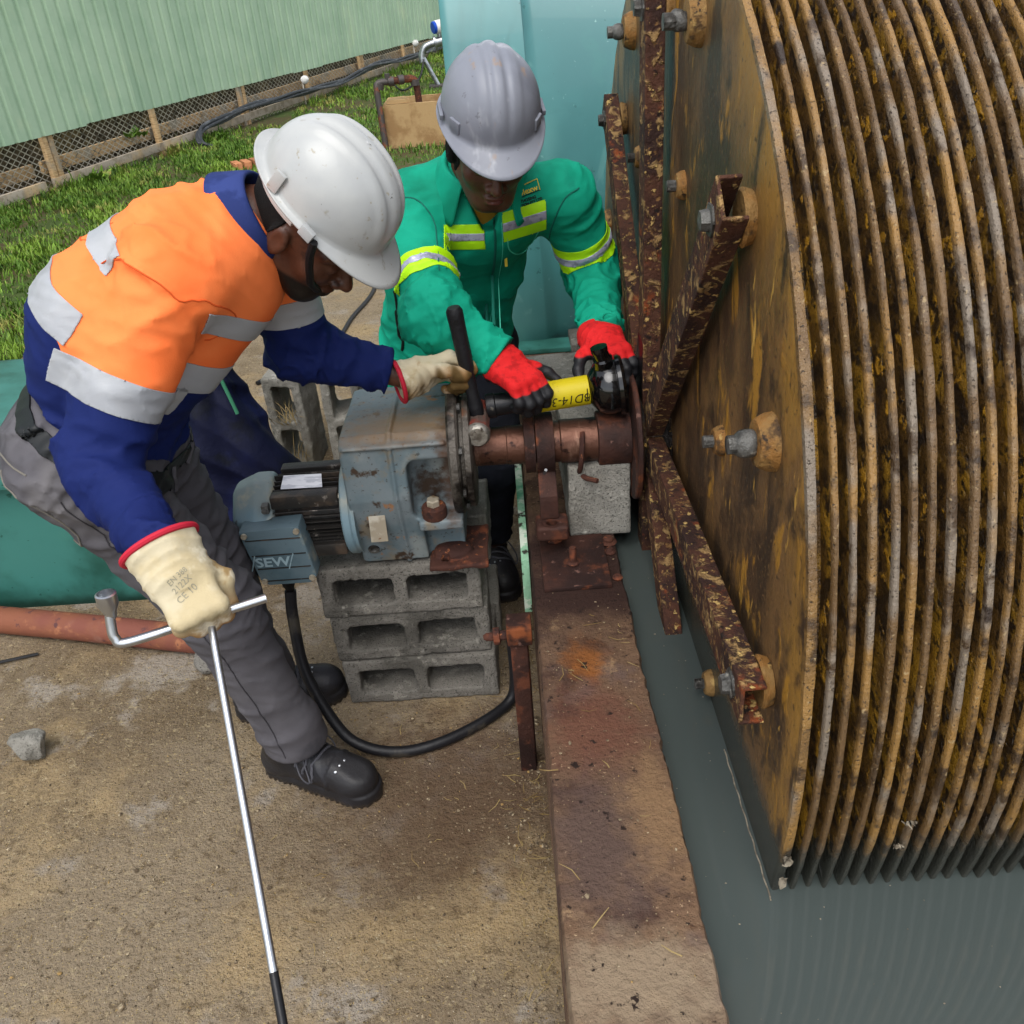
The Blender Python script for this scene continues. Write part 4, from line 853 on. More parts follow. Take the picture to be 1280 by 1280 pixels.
mb = MB(); mb.tube(spline([(-.855, 2.385, .76), (-.838, 2.375, .70), (-.822, 2.365, .64), (-.80, 2.35, .56)], 5), .0055, 8); mb.build('green_trim', M('green_trim', '#2f6b4f', .7), jk)

# ================================================================ hammer
M('hammer_rubber', '#17171a', .5, bump=.3, bscale=90); M('hammer_face', '#9b978f', .4, .7, layers=[N_('#6d675f', 20, .5, .62), N_('#4a3f38', 50, .6, .7, seed=4)], bump=.4, bscale=70); M('hammer_red', '#7d3a30', .55, .2, layers=[N_('#5a4b44', 12, .5, .6), N_('#9a948a', 16, .62, .7, seed=4)], bump=.2)
hm = empty('hammer', (-.078, 1.745, .745), 'club hammer with black handle resting its head on the shaft', 'hammer')
hb, hd = A(-.076, 1.745, .772), A(-.105, 1.738, 1.035); 
mb = MB(); mb.lathe([(.020, -.062), (.0265, -.056), (.0275, -.036), (.024, -.022), (.024, .022), (.0275, .036), (.0265, .056), (.020, .062)], hb, (.05, 1, .08), 8); mb.build('hammer_head', 'hammer_red', hm, bev=.002)
mb = MB(); mb.lathe([(.0215, -.0665), (.0265, -.060), (.0272, -.05)], hb, (.05, 1, .08), 24); mb.build('striking_face', 'hammer_face', hm)
u = hd - hb; mb = MB(); ts = [0, .1, .16, .2, .45, .5, .6, .8, .93, .97, 1.0]; rr = [.013, .016, .0165, .014, .013, .0155, .0165, .0165, .0175, .0175, .013]; mb.tube([hb + u * t for t in ts], rr, 16); mb.build('handle', 'hammer_rubber', hm)
mb = MB(); mb.lathe([(.006, 0), (.0055, .004)], hb + u * .90 + A(0, -.0145, 0), (0, -1, 0), 12); mb.build('hang_hole', 'black_plastic', hm)

# ================================================================ hydraulic puller
M('ram_black', '#1c1c1e', .35, .3, layers=[N_('#3a3a3c', 12, .52, .66), N_('#55504a', 40, .62, .7, seed=4)], bump=.1); M('ram_gloss', '#070708', .16, layers=[N_('#1a1a1c', 6, .5, .7)], coat=.6); M('ram_collar', '#8d8984', .35, .7, layers=[N_('#5c5854', 10, .5, .64)])
M('yellow_label', '#b5a40e', .5, layers=[N_('#b5a20e', 6, .5, .66), N_('#3d3a12', 22, .66, .71, seed=5), N_('#8f7d14', 60, .62, .7, seed=7)]); M('marker_ink', '#23210c', .6)
rm = empty('hydraulic_puller', (.1, 1.775, .76), 'black hydraulic puller with a handwritten yellow sleeve above the shaft', 'hydraulic puller')
ra, rb_ = A(-.052, 1.772, .794), A(.245, 1.776, .822); rx = (rb_ - ra) / np.linalg.norm(rb_ - ra); ro = ra
mb = MB(); mb.lathe([(.018, -.006), (.027, -.004), (.0275, .0), (.0275, .014), (.0245, .016), (.0245, .080)], ro, rx, 28); mb.build('ram_tube', 'ram_black', rm)
mb = MB(); mb.lathe([(.024, .078), (.0285, .080), (.0285, .112), (.024, .114)], ro, rx, 28); mb.build('steel_collar', 'ram_collar', rm)
mb = MB(); mb.lathe([(.028, .110), (.0325, .112), (.0325, .222), (.028, .224)], ro, rx, 36); ys_ = mb.build('yellow_sleeve', 'yellow_label', rm)
text_on('handwriting', 'BD14-36', .030, ro + rx * .176 + A(0, -.0325, -.002), -rx, (0, 0, -1), 'marker_ink', rm, bvh=bvh_of(ys_), depth=.0004, sq=.92, font_shear=.25, off=.0003)
mb = MB(); mb.tube([ro + rx * .2165 + A(0, -.031, -.012), ro + rx * .2165 + A(0, -.0335, .004), ro + rx * .2165 + A(0, -.029, .016)], .0012, 6); mb.build('marker_line', 'marker_ink', rm)
mb = MB(); mb.lathe([(.028, .222), (.036, .226), (.054, .240), (.061, .256), (.062, .27), (.060, .282), (.066, .284), (.068, .292), (.064, .299), (.05, .30)], ro, rx, 40); mb.build('bell_housing', 'ram_gloss', rm)
mb = MB(); mb.tube(spline([ro + rx * .255 + A(0, -.01, .050), ro + rx * .252 + A(0, -.018, .075), ro + rx * .246 + A(0, -.022, .092), ro + rx * .243 + A(0, -.022, .104)], 5), [.021] * 6 + [.017] * 5 + [.0185] * 5, 16); mb.build('oil_port', 'ram_gloss', rm)
mb = MB(); mb.prism([(-.05, -.11), (.05, -.10), (.04, .07), (-.035, .075)], (.284, 1.80, .85), (0, 1, .15), (0, -.15, 1), (1, 0, 0), .028); mb.build('claw_plate', 'black_plastic', rm, bev=.008)

# ================================================================ wheel wrench and long bar in the hand
M('chrome', '#b9bcc0', .28, .95, layers=[N_('#9a9da2', 8, .5, .66)])
# ================================================================ people: helpers
def unit(v): v = np.asarray(v, float); return v / np.linalg.norm(v)
def folds(P, a, b, lam, seed, slant=.8):
    """irregular creases lying mostly across a limb: 0..1 ridges"""
    d = unit(b - a); q = P - a; t = q @ d; Z = np.outer(t, d) / lam + (q - np.outer(t, d)) / (lam * 2.4)
    Z = Z + .16 * sn(Z, 3.0, seed + 61)[:, None] * A(1, -.6, .8)
    return .85 * np.clip(1 - np.abs(sn(Z, 6.0, seed)) * 1.25, 0, 1) ** 1.6 + .40 * np.clip(1 - np.abs(sn(Z, 12.5, seed + 7)) * 1.1, 0, 1) ** 2
def limb(P, a, b, ra, rb, amp=.006, lam=.05, seed=1, side=None, k=1., ends=(0, 1)):
    d = cap(P, a, b, ra, rb, side, k)
    if amp:
        u = b - a; t = np.clip(((P - a) @ u) / (u @ u), -.2, 1.2); amp = amp * 1.5; wgt = .38 + .62 * np.clip(np.maximum(ends[0] * (1 - t * 2.0), ends[1] * (t * 2.0 - 1.0)), 0, 1)
        d = d - amp * wgt * folds(P, a, b, lam, seed) + amp * .3
    return d
def bounds(pts, m): P = np.array(pts); return P.min(0) - m, P.max(0) + m
def shell_cut(o, name, keep, planes, off, mat, parent, smooth=180):
    """strip of a garment between planes, laid on its surface"""
    b = bmesh.new(); b.from_mesh(o.data); org = A(*origin(o)); b.normal_update()
    for pt, n in planes:
        bmesh.ops.bisect_plane(b, geom=b.verts[:] + b.edges[:] + b.faces[:], plane_co=Vector(A(*pt) - org), plane_no=Vector(A(*n)), clear_outer=True)
    bmesh.ops.subdivide_edges(b, edges=b.edges[:], cuts=2, use_grid_fill=True); b.normal_update()
    cen = np.array([tuple(f.calc_center_median()) for f in b.faces]) + org; nor = np.array([tuple(f.normal) for f in b.faces]); mk = keep(cen, nor)
    bmesh.ops.delete(b, geom=[f for f, k in zip(b.faces[:], mk) if not k], context='FACES')
    isl = []; seen = set()
    for f0 in b.faces:                                    # keep the largest connected piece
        if f0 in seen: continue
        st = [f0]; seen.add(f0); cur = []
        while st:
            q = st.pop(); cur.append(q)
            for e in q.edges:
                for g2 in e.link_faces:
                    if g2 not in seen: seen.add(g2); st.append(g2)
        isl.append(cur)
    isl.sort(key=len)
    bmesh.ops.delete(b, geom=[f for c in isl[:-1] for f in c], context='FACES')
    b.normal_update(); nn = [v.normal.copy() for v in b.verts]
    for v, n in zip(b.verts, nn): v.co += n * off
    org2 = origin(parent)
    for v in b.verts: v.co = Vector(A(*v.co) + org - org2)
    me = bpy.data.meshes.new(name); b.to_mesh(me); b.free(); me.polygons.foreach_set('use_smooth', [True] * len(me.polygons))
    r = link(name, me, mat, parent); s = r.modifiers.new('thick', 'SOLIDIFY'); s.thickness = off * .9; s.offset = -1; return r
def seam(name, pts, bvh, r, mat, parent, off=.0005, n=7, ray=None):
    out = []
    for p in spline(pts, n):
        h = bvh.find_nearest(Vector(p)) if ray is None else bvh.ray_cast(Vector(p) - Vector(ray) * .3, Vector(ray), .8)
        if h[0] is not None: out.append(A(*h[0]) + A(*h[1]) * off)
    mb = MB(); mb.tube(out, r, 6); return mb.build(name, mat, parent)
def basis(f, u):
    f = unit(f); u = A(*u); u = unit(u - f * (f @ u)); return np.stack([np.cross(f, u), f, u])      # rows: right, forward, up
def head_sdf(P, O, B, neck, detail=True):
    Q = (P - O) @ B.T; S = Q * A(1, 1, 1); S[:, 0] = np.abs(S[:, 0])
    d = ell(Q, (0, -.014, .030), (.076, .097, .088)); d = smin(d, ell(Q, (0, .028, -.035), (.060, .064, .078)), .03)
    d = smin(d, ell(Q, (0, .058, -.098), (.032, .028, .022)), .03); d = smin(d, cap(S, A(.050, .0, -.065), A(.025, .055, -.098), .020, .018), .03)
    d = smin(d, ell(S, (.040, .058, -.030), (.024, .022, .022)), .02)                                   # cheeks
    d = smin(d, cap(S, A(.008, .088, .018), A(.052, .066, .016), .010, .008), .014)                     # brow
    d = smax(d, -ell(S, (.032, .094, -.003), (.020, .016, .013)), .010); d = smin(d, ell(S, (.032, .0775, -.004), (.0145, .012, .012)), .003)
    d = smin(d, cap(Q, A(0, .088, .002), A(0, .112, -.036), .008, .012), .010); d = smin(d, ell(S, (.014, .098, -.040), (.011, .011, .009)), .006)
    d = smin(d, ell(Q, (0, .089, -.066), (.025, .013, .0065)), .004); d = smin(d, ell(Q, (0, .087, -.079), (.021, .013, .0075)), .004); d = smax(d, -ell(Q, (0, .102, -.0725), (.024, .008, .0018)), .003)
    ear = ell(S, (.080, -.008, -.012), (.009, .019, .031)); ear = smax(ear, -ell(S, (.090, -.006, -.008), (.006, .011, .019)), .004); d = smin(d, ear, .006)
    return smin(d, cap(P, O + B.T @ A(0, -.03, -.05), neck, .052, .060), .03), Q
def helmet(name, O, B, mats, parent, seed, ridges, peak=.052, sc=.90):
    """moulded safety helmet: dome with ridges, rolled rim, peak; local axes right, forward, up"""
    nphi, nv = 144, 44; v = []; f = []
    for j in range(nv):
        t = j / (nv - 1)
        for i in range(nphi):
            a = 2 * PI * i / nphi; ca, sa = math.cos(a), math.sin(a); fr = max(0, sa)               # sa=1 is the front
            if t <= .86:
                e = t / .86 * PI / 2; rx, ry, hz = .1105, .136, .134; s_ = math.sin(e) ** .92; x = rx * ca * s_; y = ry * sa * s_ - .006; z = hz * math.cos(e) ** .86 if e < PI / 2 - 1e-6 else 0
                x *= 1 + .02 * s_
                bump = 0
                for x0, wd, h in ridges:
                    q = (abs(x) - x0) / wd; yr = .5 + .5 * math.tanh((y + .092) / .012) ; bump += h * math.exp(-q * q * q * q) * yr * (.5 + .5 * math.tanh((z - .030) / .010))
                z += bump * .85; k = 1 + bump * 2.0; x *= 1; y *= k
            else:
                q = (t - .86) / .14; ex = .010 * q + (peak * (fr ** 1.6)) * q; back = .012 * q * max(0, -sa) ** 2
                ang_r = 1 + (ex + back) / .12; x = .1105 * 1.02 * ca * (1 + (.010 * q + peak * .35 * fr ** 2 * q) / .11); y = .136 * sa - .006 + sa * (ex + back); z = -.006 * math.sin(q * PI / 2) - .024 * q * fr ** 2 + (.003 if j == nv - 1 else 0) * 0
            v.append(O + B.T @ (A(x, y, z) * sc + A(0, 0, .035)))
    for j in range(nv - 1):
        for i in range(nphi): f.append((j * nphi + i, j * nphi + (i + 1) % nphi, (j + 1) * nphi + (i + 1) % nphi, (j + 1) * nphi + i))
    me = mesh(np.array(v) - origin(parent), [q[::-1] for q in f], 180)
    o = link(name, me, mats, parent); s = o.modifiers.new('thick', 'SOLIDIFY'); s.thickness = .0035; s.offset = -1
    L_ = lambda p: O + B.T @ ((A(*p) - A(0, 0, .035)) * sc / .95 + A(0, 0, .035))
    return o, L_
def hand_sdf(P, O, B, curls, thumb, spread=.06, fat=1.0, cuff=None, seed=1):
    """gloved hand; rows of B: thumb side, fingers, back of hand. Returns distance and arc length along fingers"""
    Q = (P - O) @ B.T; d = rbox(Q, (0, .050, 0), (.043, .050, .0165), .014); arc = np.full(len(P), -.05)
    d = smin(d, ell(Q, (.026, .036, -.012), (.022, .032, .018)), .012)
    best = d.copy(); X = (.0315, .0105, -.0105, -.0305); LN = ((.044, .027, .022), (.048, .031, .024), (.045, .028, .023), (.036, .022, .020))
    for i in range(4):
        p = A(X[i], .088 - (.006 if i == 3 else 0), .001); ang = 0; yaw = -(i - 1.4) * spread; s0 = 0; fd = None
        for k in range(3):
            ang += R_(curls[i][k]); dr_ = A(math.sin(-yaw) * math.cos(ang) * -1, math.cos(ang), -math.sin(ang)); dr_ = unit(dr_); q = p + dr_ * LN[i][k]; r0 = (.0122, .0115, .0107)[k] * fat; r1 = (.0115, .0107, .0098)[k] * fat
            c = cap(Q, p, q, r0, r1); t = np.clip(((Q - p) @ dr_) / LN[i][k], 0, 1); up = c < best; arc = np.where(up, s0 + t * LN[i][k], arc); best = np.minimum(best, c)
            fd = c if fd is None else smin(fd, c, .006); s0 += LN[i][k]; p = q
        d = smin(d, fd, .0055)
    pts = [A(*t) for t in thumb]; fd = None
    for k in range(len(pts) - 1):
        c = cap(Q, pts[k], pts[k + 1], (.0165, .0135, .0125)[k] * fat, (.0135, .0125, .0110)[k] * fat); fd = c if fd is None else smin(fd, c, .008)
        t = np.clip(((Q - pts[k]) @ (pts[k + 1] - pts[k])) / ((pts[k + 1] - pts[k]) @ (pts[k + 1] - pts[k])), 0, 1); up = c < best; arc = np.where(up, (k - .55 + t) * .03, arc); best = np.minimum(best, c)
    d = smin(d, fd, .010)
    d = smin(d, cap(P, O + B.T @ A(0, .02, 0), O - B.T @ A(0, .012, 0), .030, .033, B[0], 1.25), .02)
    if cuff is not None:
        e, r0, r1 = cuff; d = smin(d, cap(P, O, e, r0, r1, B[0], 1.22), .02); d = smax(d, -(Q[:, 1] - ((e - O) @ B[1])), .003)
    d = d - .0018 * np.clip(sn(P, 120, seed), -.5, 1) - .0022 * (1 - np.abs(np.sin(Q[:, 1] * 150 + 3 * sn(P, 40, seed)))) ** 2 * (np.abs(Q[:, 1]) < .05)
    return d, arc, Q
def collar(name, base, top, front, mat, parent, r0=.066, h=.036, flap=.05, op=26, wide=1.0):
    """stand-and-fall shirt collar open at the front"""
    n = unit(top - base); fr = unit(front - n * (front @ n)); sd_ = np.cross(n, fr); v = []; f = []; th = np.linspace(R_(op), R_(360 - op), 46); rows = 8
    for a in th:
        c = A(*(math.cos(a) * fr + math.sin(a) * sd_)); k = max(0, math.cos(a)) ** 1.5; kk = abs(math.sin(a))
        for (r, hh) in ((r0 * .98, -.025), (r0, .0), (r0 * 1.04, h * .8), (r0 * 1.09, h), (r0 * 1.16, h * .9), (r0 * 1.28 + .004 * k, h * .35), (r0 * 1.42 + .012 * k, -.010 - .018 * k), (r0 * 1.50 + .020 * k, -.022 - flap * .55 * k)):
            w_ = 1 + .10 * kk; v.append(base + c * r * w_ + n * (hh - .010 * k))
    m_ = len(th)
    for i in range(m_ - 1):
        for j in range(rows - 1): f.append((i * rows + j, (i + 1) * rows + j, (i + 1) * rows + j + 1, i * rows + j + 1))
    o = link(name, mesh(np.array(v) - origin(parent), f, 180), mat, parent); s = o.modifiers.new('sub', 'SUBSURF'); s.levels = s.render_levels = 1; s = o.modifiers.new('thick', 'SOLIDIFY'); s.thickness = .0028; return o
def boot(name, heel, toe, shin, mat, parent, seed):
    heel = A(*heel); toe = A(*toe); u = unit(toe - heel); L_ = np.linalg.norm(toe - heel); s_ = np.cross(A(0, 0, 1), u); B = np.stack([u, s_, A(0, 0, 1)])
    sh = (A(*shin) - heel) @ B.T
    def f(P):
        Q = (P - heel) @ B.T; x, y, z = Q.T
        wd = .036 + .012 * np.clip((x - .08) / .10, 0, 1) - .004 * np.clip((x - .2) / .06, 0, 1); yy = y / wd
        plan = cap(np.stack([x, y, 0 * x], 1), A(.036, 0, 0), A(L_ - .05, .003, 0), .037, .050)
        sole = smax(plan, np.abs(z - .017) - .017, .006); sole = smax(sole, -smax(np.abs(x - .098) - .012, z - .010, .003), .003)      # heel breast
        tread = np.where(z < .012, .0014 * np.sign(np.sin(x * 420)), 0)
        up = cap(Q, A(.046, 0, .052), A(L_ - .062, .002, .045), .040, .043); up = smin(up, ell(Q, (L_ - .062, .002, .048), (.056, .047, .042)), .02)
        up = smin(up, cap(Q, A(.052, 0, .06), sh, .043, .050), .03); up = smin(up, cap(Q, A(.085, 0, .085), A(L_ - .10, 0, .068), .036, .034), .03)
        up = up - .0035 * np.clip(np.sin((x + z * .7) * 190), 0, 1) * np.exp(-((x - .165) / .035) ** 2) * (z > .05) - .003 * (np.abs(np.hypot(x - L_ + .05, z * .4) - .062) < .004)
        d = smin(up, sole + tread, .003); d = smax(d, -(z - .0005), .001); return smax(d, (Q - sh) @ unit(sh - A(.052, 0, .06)) - .03, .004)
    pts = np.stack([heel, toe, A(*shin)]); lo, hi = bounds(pts, .085); lo[2] = -.006
    o = sdf_obj(name, f, lo, hi, .004, mat, parent)
    W_ = lambda q: heel + B.T @ A(*q); bv = bvh_of(o); rg = random.Random(seed)
    for k in range(4):
        x = .105 + .021 * k; z = .118 - .015 * k
        seam('boot_lace', [W_((x - .006, -.030, z - .02)), W_((x, -.012, z + .01)), W_((x + .006, .012, z + .01)), W_((x, .030, z - .02))], bv, .0032, 'lace', o, .0018, 4)
    for s2 in (-1, 1):
        mb = MB(); c = W_((.118, .0, .124)); mb.tube(spline([c, W_((.125, s2 * .035, .132)), W_((.150, s2 * .062, .085)), W_((.165, s2 * .055, .06)), W_((.145, s2 * .035, .10)), c], 6), .002, 6); mb.build('boot_lace', 'lace', o)
    for k in range(3):
        h = bv.ray_cast(Vector(W_((L_ - .085 + .003 * k, -.030 + .016 * k, .2))), Vector((0, 0, -1)))
        if h[0]: mb = MB(); mb.lathe([(.0035, -.001), (.003, .0012), (.001, .002)], tuple(h[0]), tuple(h[1]), 8); mb.build('boot_stud', 'chrome', o)
    return o

M('skin', '#4a2c1f', .45, layers=[N_('#573526', 12, .45, .62), N_('#37211a', 25, .55, .68, seed=4), dict(kind='attr', name='beard', lo=.0, hi=.012, col='#120d0b'), dict(kind='attr', name='lip', lo=.0, hi=.004, col='#5a3029')], bump=.12, bscale=160, spec=.4)
M('hair', '#0d0b0a', .85, bump=1, bscale=420, dist=.004)
M('lace', '#4c4c52', .7)
M('boot_leather', '#212022', .45, layers=[N_('#26262a', 9, .5, .64), N_('#4a4238', 24, .66, .72, seed=4, fac=.6), dict(kind='pos', lo=.022, hi=.012, jit=.01, jscale=60, col='#3d342a', fac=.6)], bump=.35, bscale=120, dist=.003)
WEAVE = dict(spec=.12, bump=.22, bscale=420, bdetail=2, dist=.002)
M('hivis_shirt', '#f47f45', .75, layers=[N_('#ef733a', 5, .45, .65), N_('#f98c4c', 3, .58, .75, seed=5, fac=.5), dict(kind='attr', name='navy', lo=-.001, hi=.001, col='#142052')], sheen=.15, **WEAVE)
M('navy_cloth', '#142052', .75, layers=[N_('#1f2f6b', 6, .48, .66), N_('#111a42', 5, .55, .7, seed=4)], **WEAVE)
M('collar_navy', '#232f5e', .8, layers=[N_('#2f3c70', 14, .5, .64)], **WEAVE)
M('reflective', '#9fa1a4', .55, 0, layers=[N_('#989ba0', 6, .45, .62), N_('#8a8c90', 3, .55, .7, seed=4)], bump=.15, bscale=300, bdetail=2, dist=.001)
M('grey_denim', '#504e52', .85, layers=[N_('#5c5a5e', 4, .45, .62), N_('#3f3e42', 6, .52, .66, seed=4), N_('#6b6868', 3, .62, .75, seed=8, fac=.6)], **WEAVE)
M('denim_seam', '#39373b', .85)
M('denim_stitch', '#6b675f', .85)
M('belt', '#15181a', .5)
M('hide_glove', '#b9ae93', .8, layers=[N_('#b3a482', 9, .45, .60), N_('#8d7348', 18, .56, .70, seed=5, fac=.9), dict(kind='attr', name='dirt', lo=.0, hi=.05, col='#8a6235'), N_('#d8d0ba', 20, .56, .68, seed=9, fac=.7), dict(kind='attr', name='grime', lo=.0, hi=.03, col='#54401f')], bump=.5, bscale=150, dist=.002)
M('glove_binding', '#b01e33', .7)
M('glove_print', '#8b8775', .9)
M('white_helmet', '#a6a7a5', .34, layers=[N_('#9c9e9e', 5, .45, .65), N_('#7d7868', 18, .62, .70, seed=5, fac=.55, stretch=(1, 2, 1)), N_('#8d8776', 60, .64, .70, seed=8, fac=.8), N_('#3a3833', 40, .72, .74, seed=14), dict(kind='blob', at=(.0, 0, 0), size=(.05, .05, .05), col='#8f8c82', lo=1.2, hi=.6, fac=.0)], bump=.05, bscale=60, coat=.15)
M('grey_helmet', '#777a83', .4, layers=[N_('#6a6d77', 5, .45, .65), N_('#9fa1a6', 12, .58, .70, seed=5, fac=.8, stretch=(1, 1, .4)), N_('#8a7462', 16, .60, .70, seed=8, fac=.8, stretch=(1.5, 1, .5)), N_('#5c5d63', 45, .66, .71, seed=11, fac=.7)], bump=.05, bscale=60)
M('harness', '#c9c8c3', .6); M('strap_black', '#101012', .6)

# ================================================================ worker in the orange and navy shirt
PA = dict(hipR=A(-.769, 1.377, .930), hipL=A(-.763, 1.590, .880), kneeR=A(-.630, 1.430, .560), ankR=A(-.560, 1.463, .155), kneeL=A(-.705, 1.655, .520), ankL=A(-.682, 1.700, .150), shR=A(-.530, 1.395, 1.236), shL=A(-.440, 1.728, 1.193), elR=A(-.684, 1.285, .965), wrR=A(-.525, 1.088, .893), knR=A(-.472, 1.025, .823),
          elL=A(-.435, 1.745, .968), wrL=A(-.210, 1.758, .881), knL=A(-.106, 1.785, .893), neck=A(-.432, 1.556, 1.285), head=A(-.322, 1.548, 1.264), pel=A(-.761, 1.488, .933), mid=A(-.650, 1.500, 1.135))
p = PA; pa = empty('person', (-.62, 1.57, 0), 'bending worker in orange and navy shirt and white hard hat, gripping a hammer', 'person')
sideA = unit(p['shL'] - p['shR']); spine = unit(p['neck'] - p['pel']); chest = p['mid'] * .42 + p['neck'] * .58
waist = p['pel'] * .86 + p['mid'] * .14
def shirtA(P):
    d = limb(P, p['pel'], p['mid'], .127, .132, .010, .085, 3, sideA, 1.28, (1, .3)); d = smin(d, limb(P, p['mid'], chest, .132, .120, .008, .12, 5, sideA, 1.34), .06)
    d = smin(d, cap(P, chest, p['neck'] * .72 + chest * .28, .112, .066, sideA, 1.15), .05); d = smin(d, cap(P, p['shR'] + A(.03, .02, -.01), p['shL'] + A(.02, -.02, 0), .072, .068), .05)
    d = smin(d, cap(P, p['mid'] + A(.05, 0, -.07), chest + A(.04, 0, -.06), .075, .07, sideA, 1.3), .06)      # loose front hanging
    aR = smin(limb(P, p['shR'], p['elR'], .078, .062, .010, .085, 11, ends=(.8, 1)), limb(P, p['elR'], p['wrR'], .060, .042, .014, .060, 12, ends=(1, 1)), .03)
    aL = smin(limb(P, p['shL'], p['elL'], .074, .062, .009, .08, 13, ends=(.6, 1)), limb(P, p['elL'], p['wrL'], .060, .037, .012, .060, 14, ends=(1, 1)), .03)
    d = smin(smin(d, aR, .018), aL, .02) + .0022 * sn(P, 26, 4) - .0035 * (1 - np.abs(sn(P + .04 * sn(P, 12, 8)[:, None], 17, 9))) ** 4
    d = smax(d, -((P - waist) @ (spine + .32 * A(.73, 0, -.68))) - .006, .004)
    for e, wv in (('elR', 'wrR'), ('elL', 'wrL')): u = unit(p[wv] - p[e]); d = smax(d, np.where(np.linalg.norm(P - p[wv], axis=1) < .12, (P - p[wv]) @ u + (.010 if wv == 'wrR' else .048), -1), .004)
    return d
def seg_t(P, a, b): u = b - a; return ((P - a) @ u) / np.linalg.norm(u)
def dist_seg(P, a, b): return cap(P, a, b, 0)
def arm_near(P, s, e, w_): return np.minimum(dist_seg(P, p[s] * .8 + p[e] * .2, p[e]) , dist_seg(P, p[e], p[w_]))
def tors_near(P): return np.minimum(dist_seg(P, p['pel'], p['mid']), dist_seg(P, p['mid'], p['neck']))
SPL = .200                                                          # navy below this height along the spine
def navyA(P):
    aR, aL, t = arm_near(P, 'shR', 'elR', 'wrR') - .02, arm_near(P, 'shL', 'elL', 'wrL') - .02, tors_near(P) - .112
    k = np.argmin(np.stack([aR, aL, t]), 0); vR = seg_t(P, p['shR'], p['elR']) - .222; vL = seg_t(P, p['shL'], p['elL']) - .150
    vR = np.where(dist_seg(P, p['elR'], p['wrR']) < dist_seg(P, p['shR'], p['elR']), .1, vR); vL = np.where(dist_seg(P, p['elL'], p['wrL']) < dist_seg(P, p['shL'], p['elL']), .1, vL)
    vT = SPL - (P - p['pel']) @ spine; c_ = lambda v: np.clip(v, -.03, .03); wR = 1 / (1 + np.exp(np.clip((aR - t) / .006, -30, 30))); wL = 1 / (1 + np.exp(np.clip((aL - t) / .006, -30, 30)))
    o_ = c_(vT) * (1 - wR) + c_(vR) * wR; return o_ * (1 - wL) + c_(vL) * wL
lo, hi = bounds([p[k] for k in ('pel', 'mid', 'neck', 'shR', 'shL', 'elR', 'elL', 'wrR', 'wrL')], .17)
shA = sdf_obj('shirt', shirtA, lo, hi, .0055, 'hivis_shirt', pa, {'navy': navyA}); tag(shA, 'orange shirt with navy lower half and silver bands')
isarm = lambda C, s, e, w_, o: (arm_near(C, s, e, w_) < tors_near(C) - .07) & (arm_near(C, s, e, w_) < .115)
notarm = lambda C: ~((arm_near(C, 'shR', 'elR', 'wrR') - .02 < tors_near(C) - .112)) & ~((arm_near(C, 'shL', 'elL', 'wrL') - .02 < tors_near(C) - .112))
for (s, e, w_, t0, t1, lab) in (('shR', 'elR', 'wrR', .168, .226, 'R'), ('shL', 'elL', 'wrL', .100, .152, 'L')):
    u = unit(p[e] - p[s]); kp = lambda C, N, s=s, e=e, w_=w_: (dist_seg(C, p[s], p[e]) < .115) & (seg_t(C, p[s], p[e]) > .05) & (dist_seg(C, p[s], p[e]) < tors_near(C) - .03)
    shell_cut(shA, 'reflective_band', kp, [(p[s] + u * t1, u), (p[s] + u * t0, -u)], .0022, 'reflective', shA)
for t0, t1 in ((.196, .252), (.318, .362)):
    shell_cut(shA, 'reflective_band', lambda C, N: notarm(C), [(p['pel'] + spine * t1, spine), (p['pel'] + spine * t0, -spine)], .0022, 'reflective', shA)
fA = unit(A(.62, -.22, -.75)); BA = basis(fA, (0.06, -.10, 1)); BA = np.stack([BA[0], BA[1], BA[2]])
collar('collar', p['neck'] + A(.012, -.004, -.008), p['neck'] + A(.11, -.01, .03), A(.35, -.15, -.9), 'collar_navy', shA, .060, .036, .06, 30)
bs_ = bvh_of(shA); M('orange_seam', '#c9501c', .8)
for s, e, rr in (('shR', 'elR', .105), ('shL', 'elL', .10)):
    u = unit(p[e] - p[s]); x_, y_, _ = frame(u); seam('armhole_seam', [p[s] + u * .012 + (x_ * math.cos(t) + y_ * math.sin(t)) * rr for t in np.linspace(0, 2 * PI, 17)], bs_, .0014, 'orange_seam', shA, .0003, 4)
dv = unit(np.cross(spine, sideA)); dv = dv if dv[2] > 0 else -dv
seam('yoke_seam', [p['shR'] + dv * .06 - spine * .05, chest + dv * .16 - spine * .06 - sideA * .07, chest + dv * .17 - spine * .07, chest + dv * .16 - spine * .06 + sideA * .07, p['shL'] + dv * .06 - spine * .05], bs_, .0014, 'orange_seam', shA, .0003, 6)
# trousers
def trouA(P):
    d = ell(P, p['pel'] + A(-.030, .0, -.02), (.138, .168, .132)); d = smin(d, cap(P, p['pel'], waist, .124, .119, sideA, 1.28), .05)
    for h_, k_, a_, sd2 in (('hipR', 'kneeR', 'ankR', 21), ('hipL', 'kneeL', 'ankL', 25)):
        g1 = limb(P, p[h_], p[k_], .098, .074, .012, .085, sd2, ends=(1, 1)); g2 = limb(P, p[k_], p[a_], .078, .066, .007, .10, sd2 + 1, ends=(1, 1)); d = smin(d, smin(g1, g2, .04), .05)
        d = smin(d, cap(P, p[a_] + A(0, 0, .03), p[a_] + A(.01, 0, -.03), .064, .067), .03)
    d = d + .002 * sn(P, 24, 6) - .0035 * (1 - np.abs(sn(P + .03 * sn(P, 12, 8)[:, None], 18, 19))) ** 4; d = smax(d, (P - waist) @ spine - .016, .003); return smax(d, .132 - P[:, 2] + .10 * (P[:, 0] + .55) * 0, .004)
lo, hi = bounds([p[k] for k in ('pel', 'hipR', 'hipL', 'kneeR', 'kneeL', 'ankR', 'ankL')], .20)
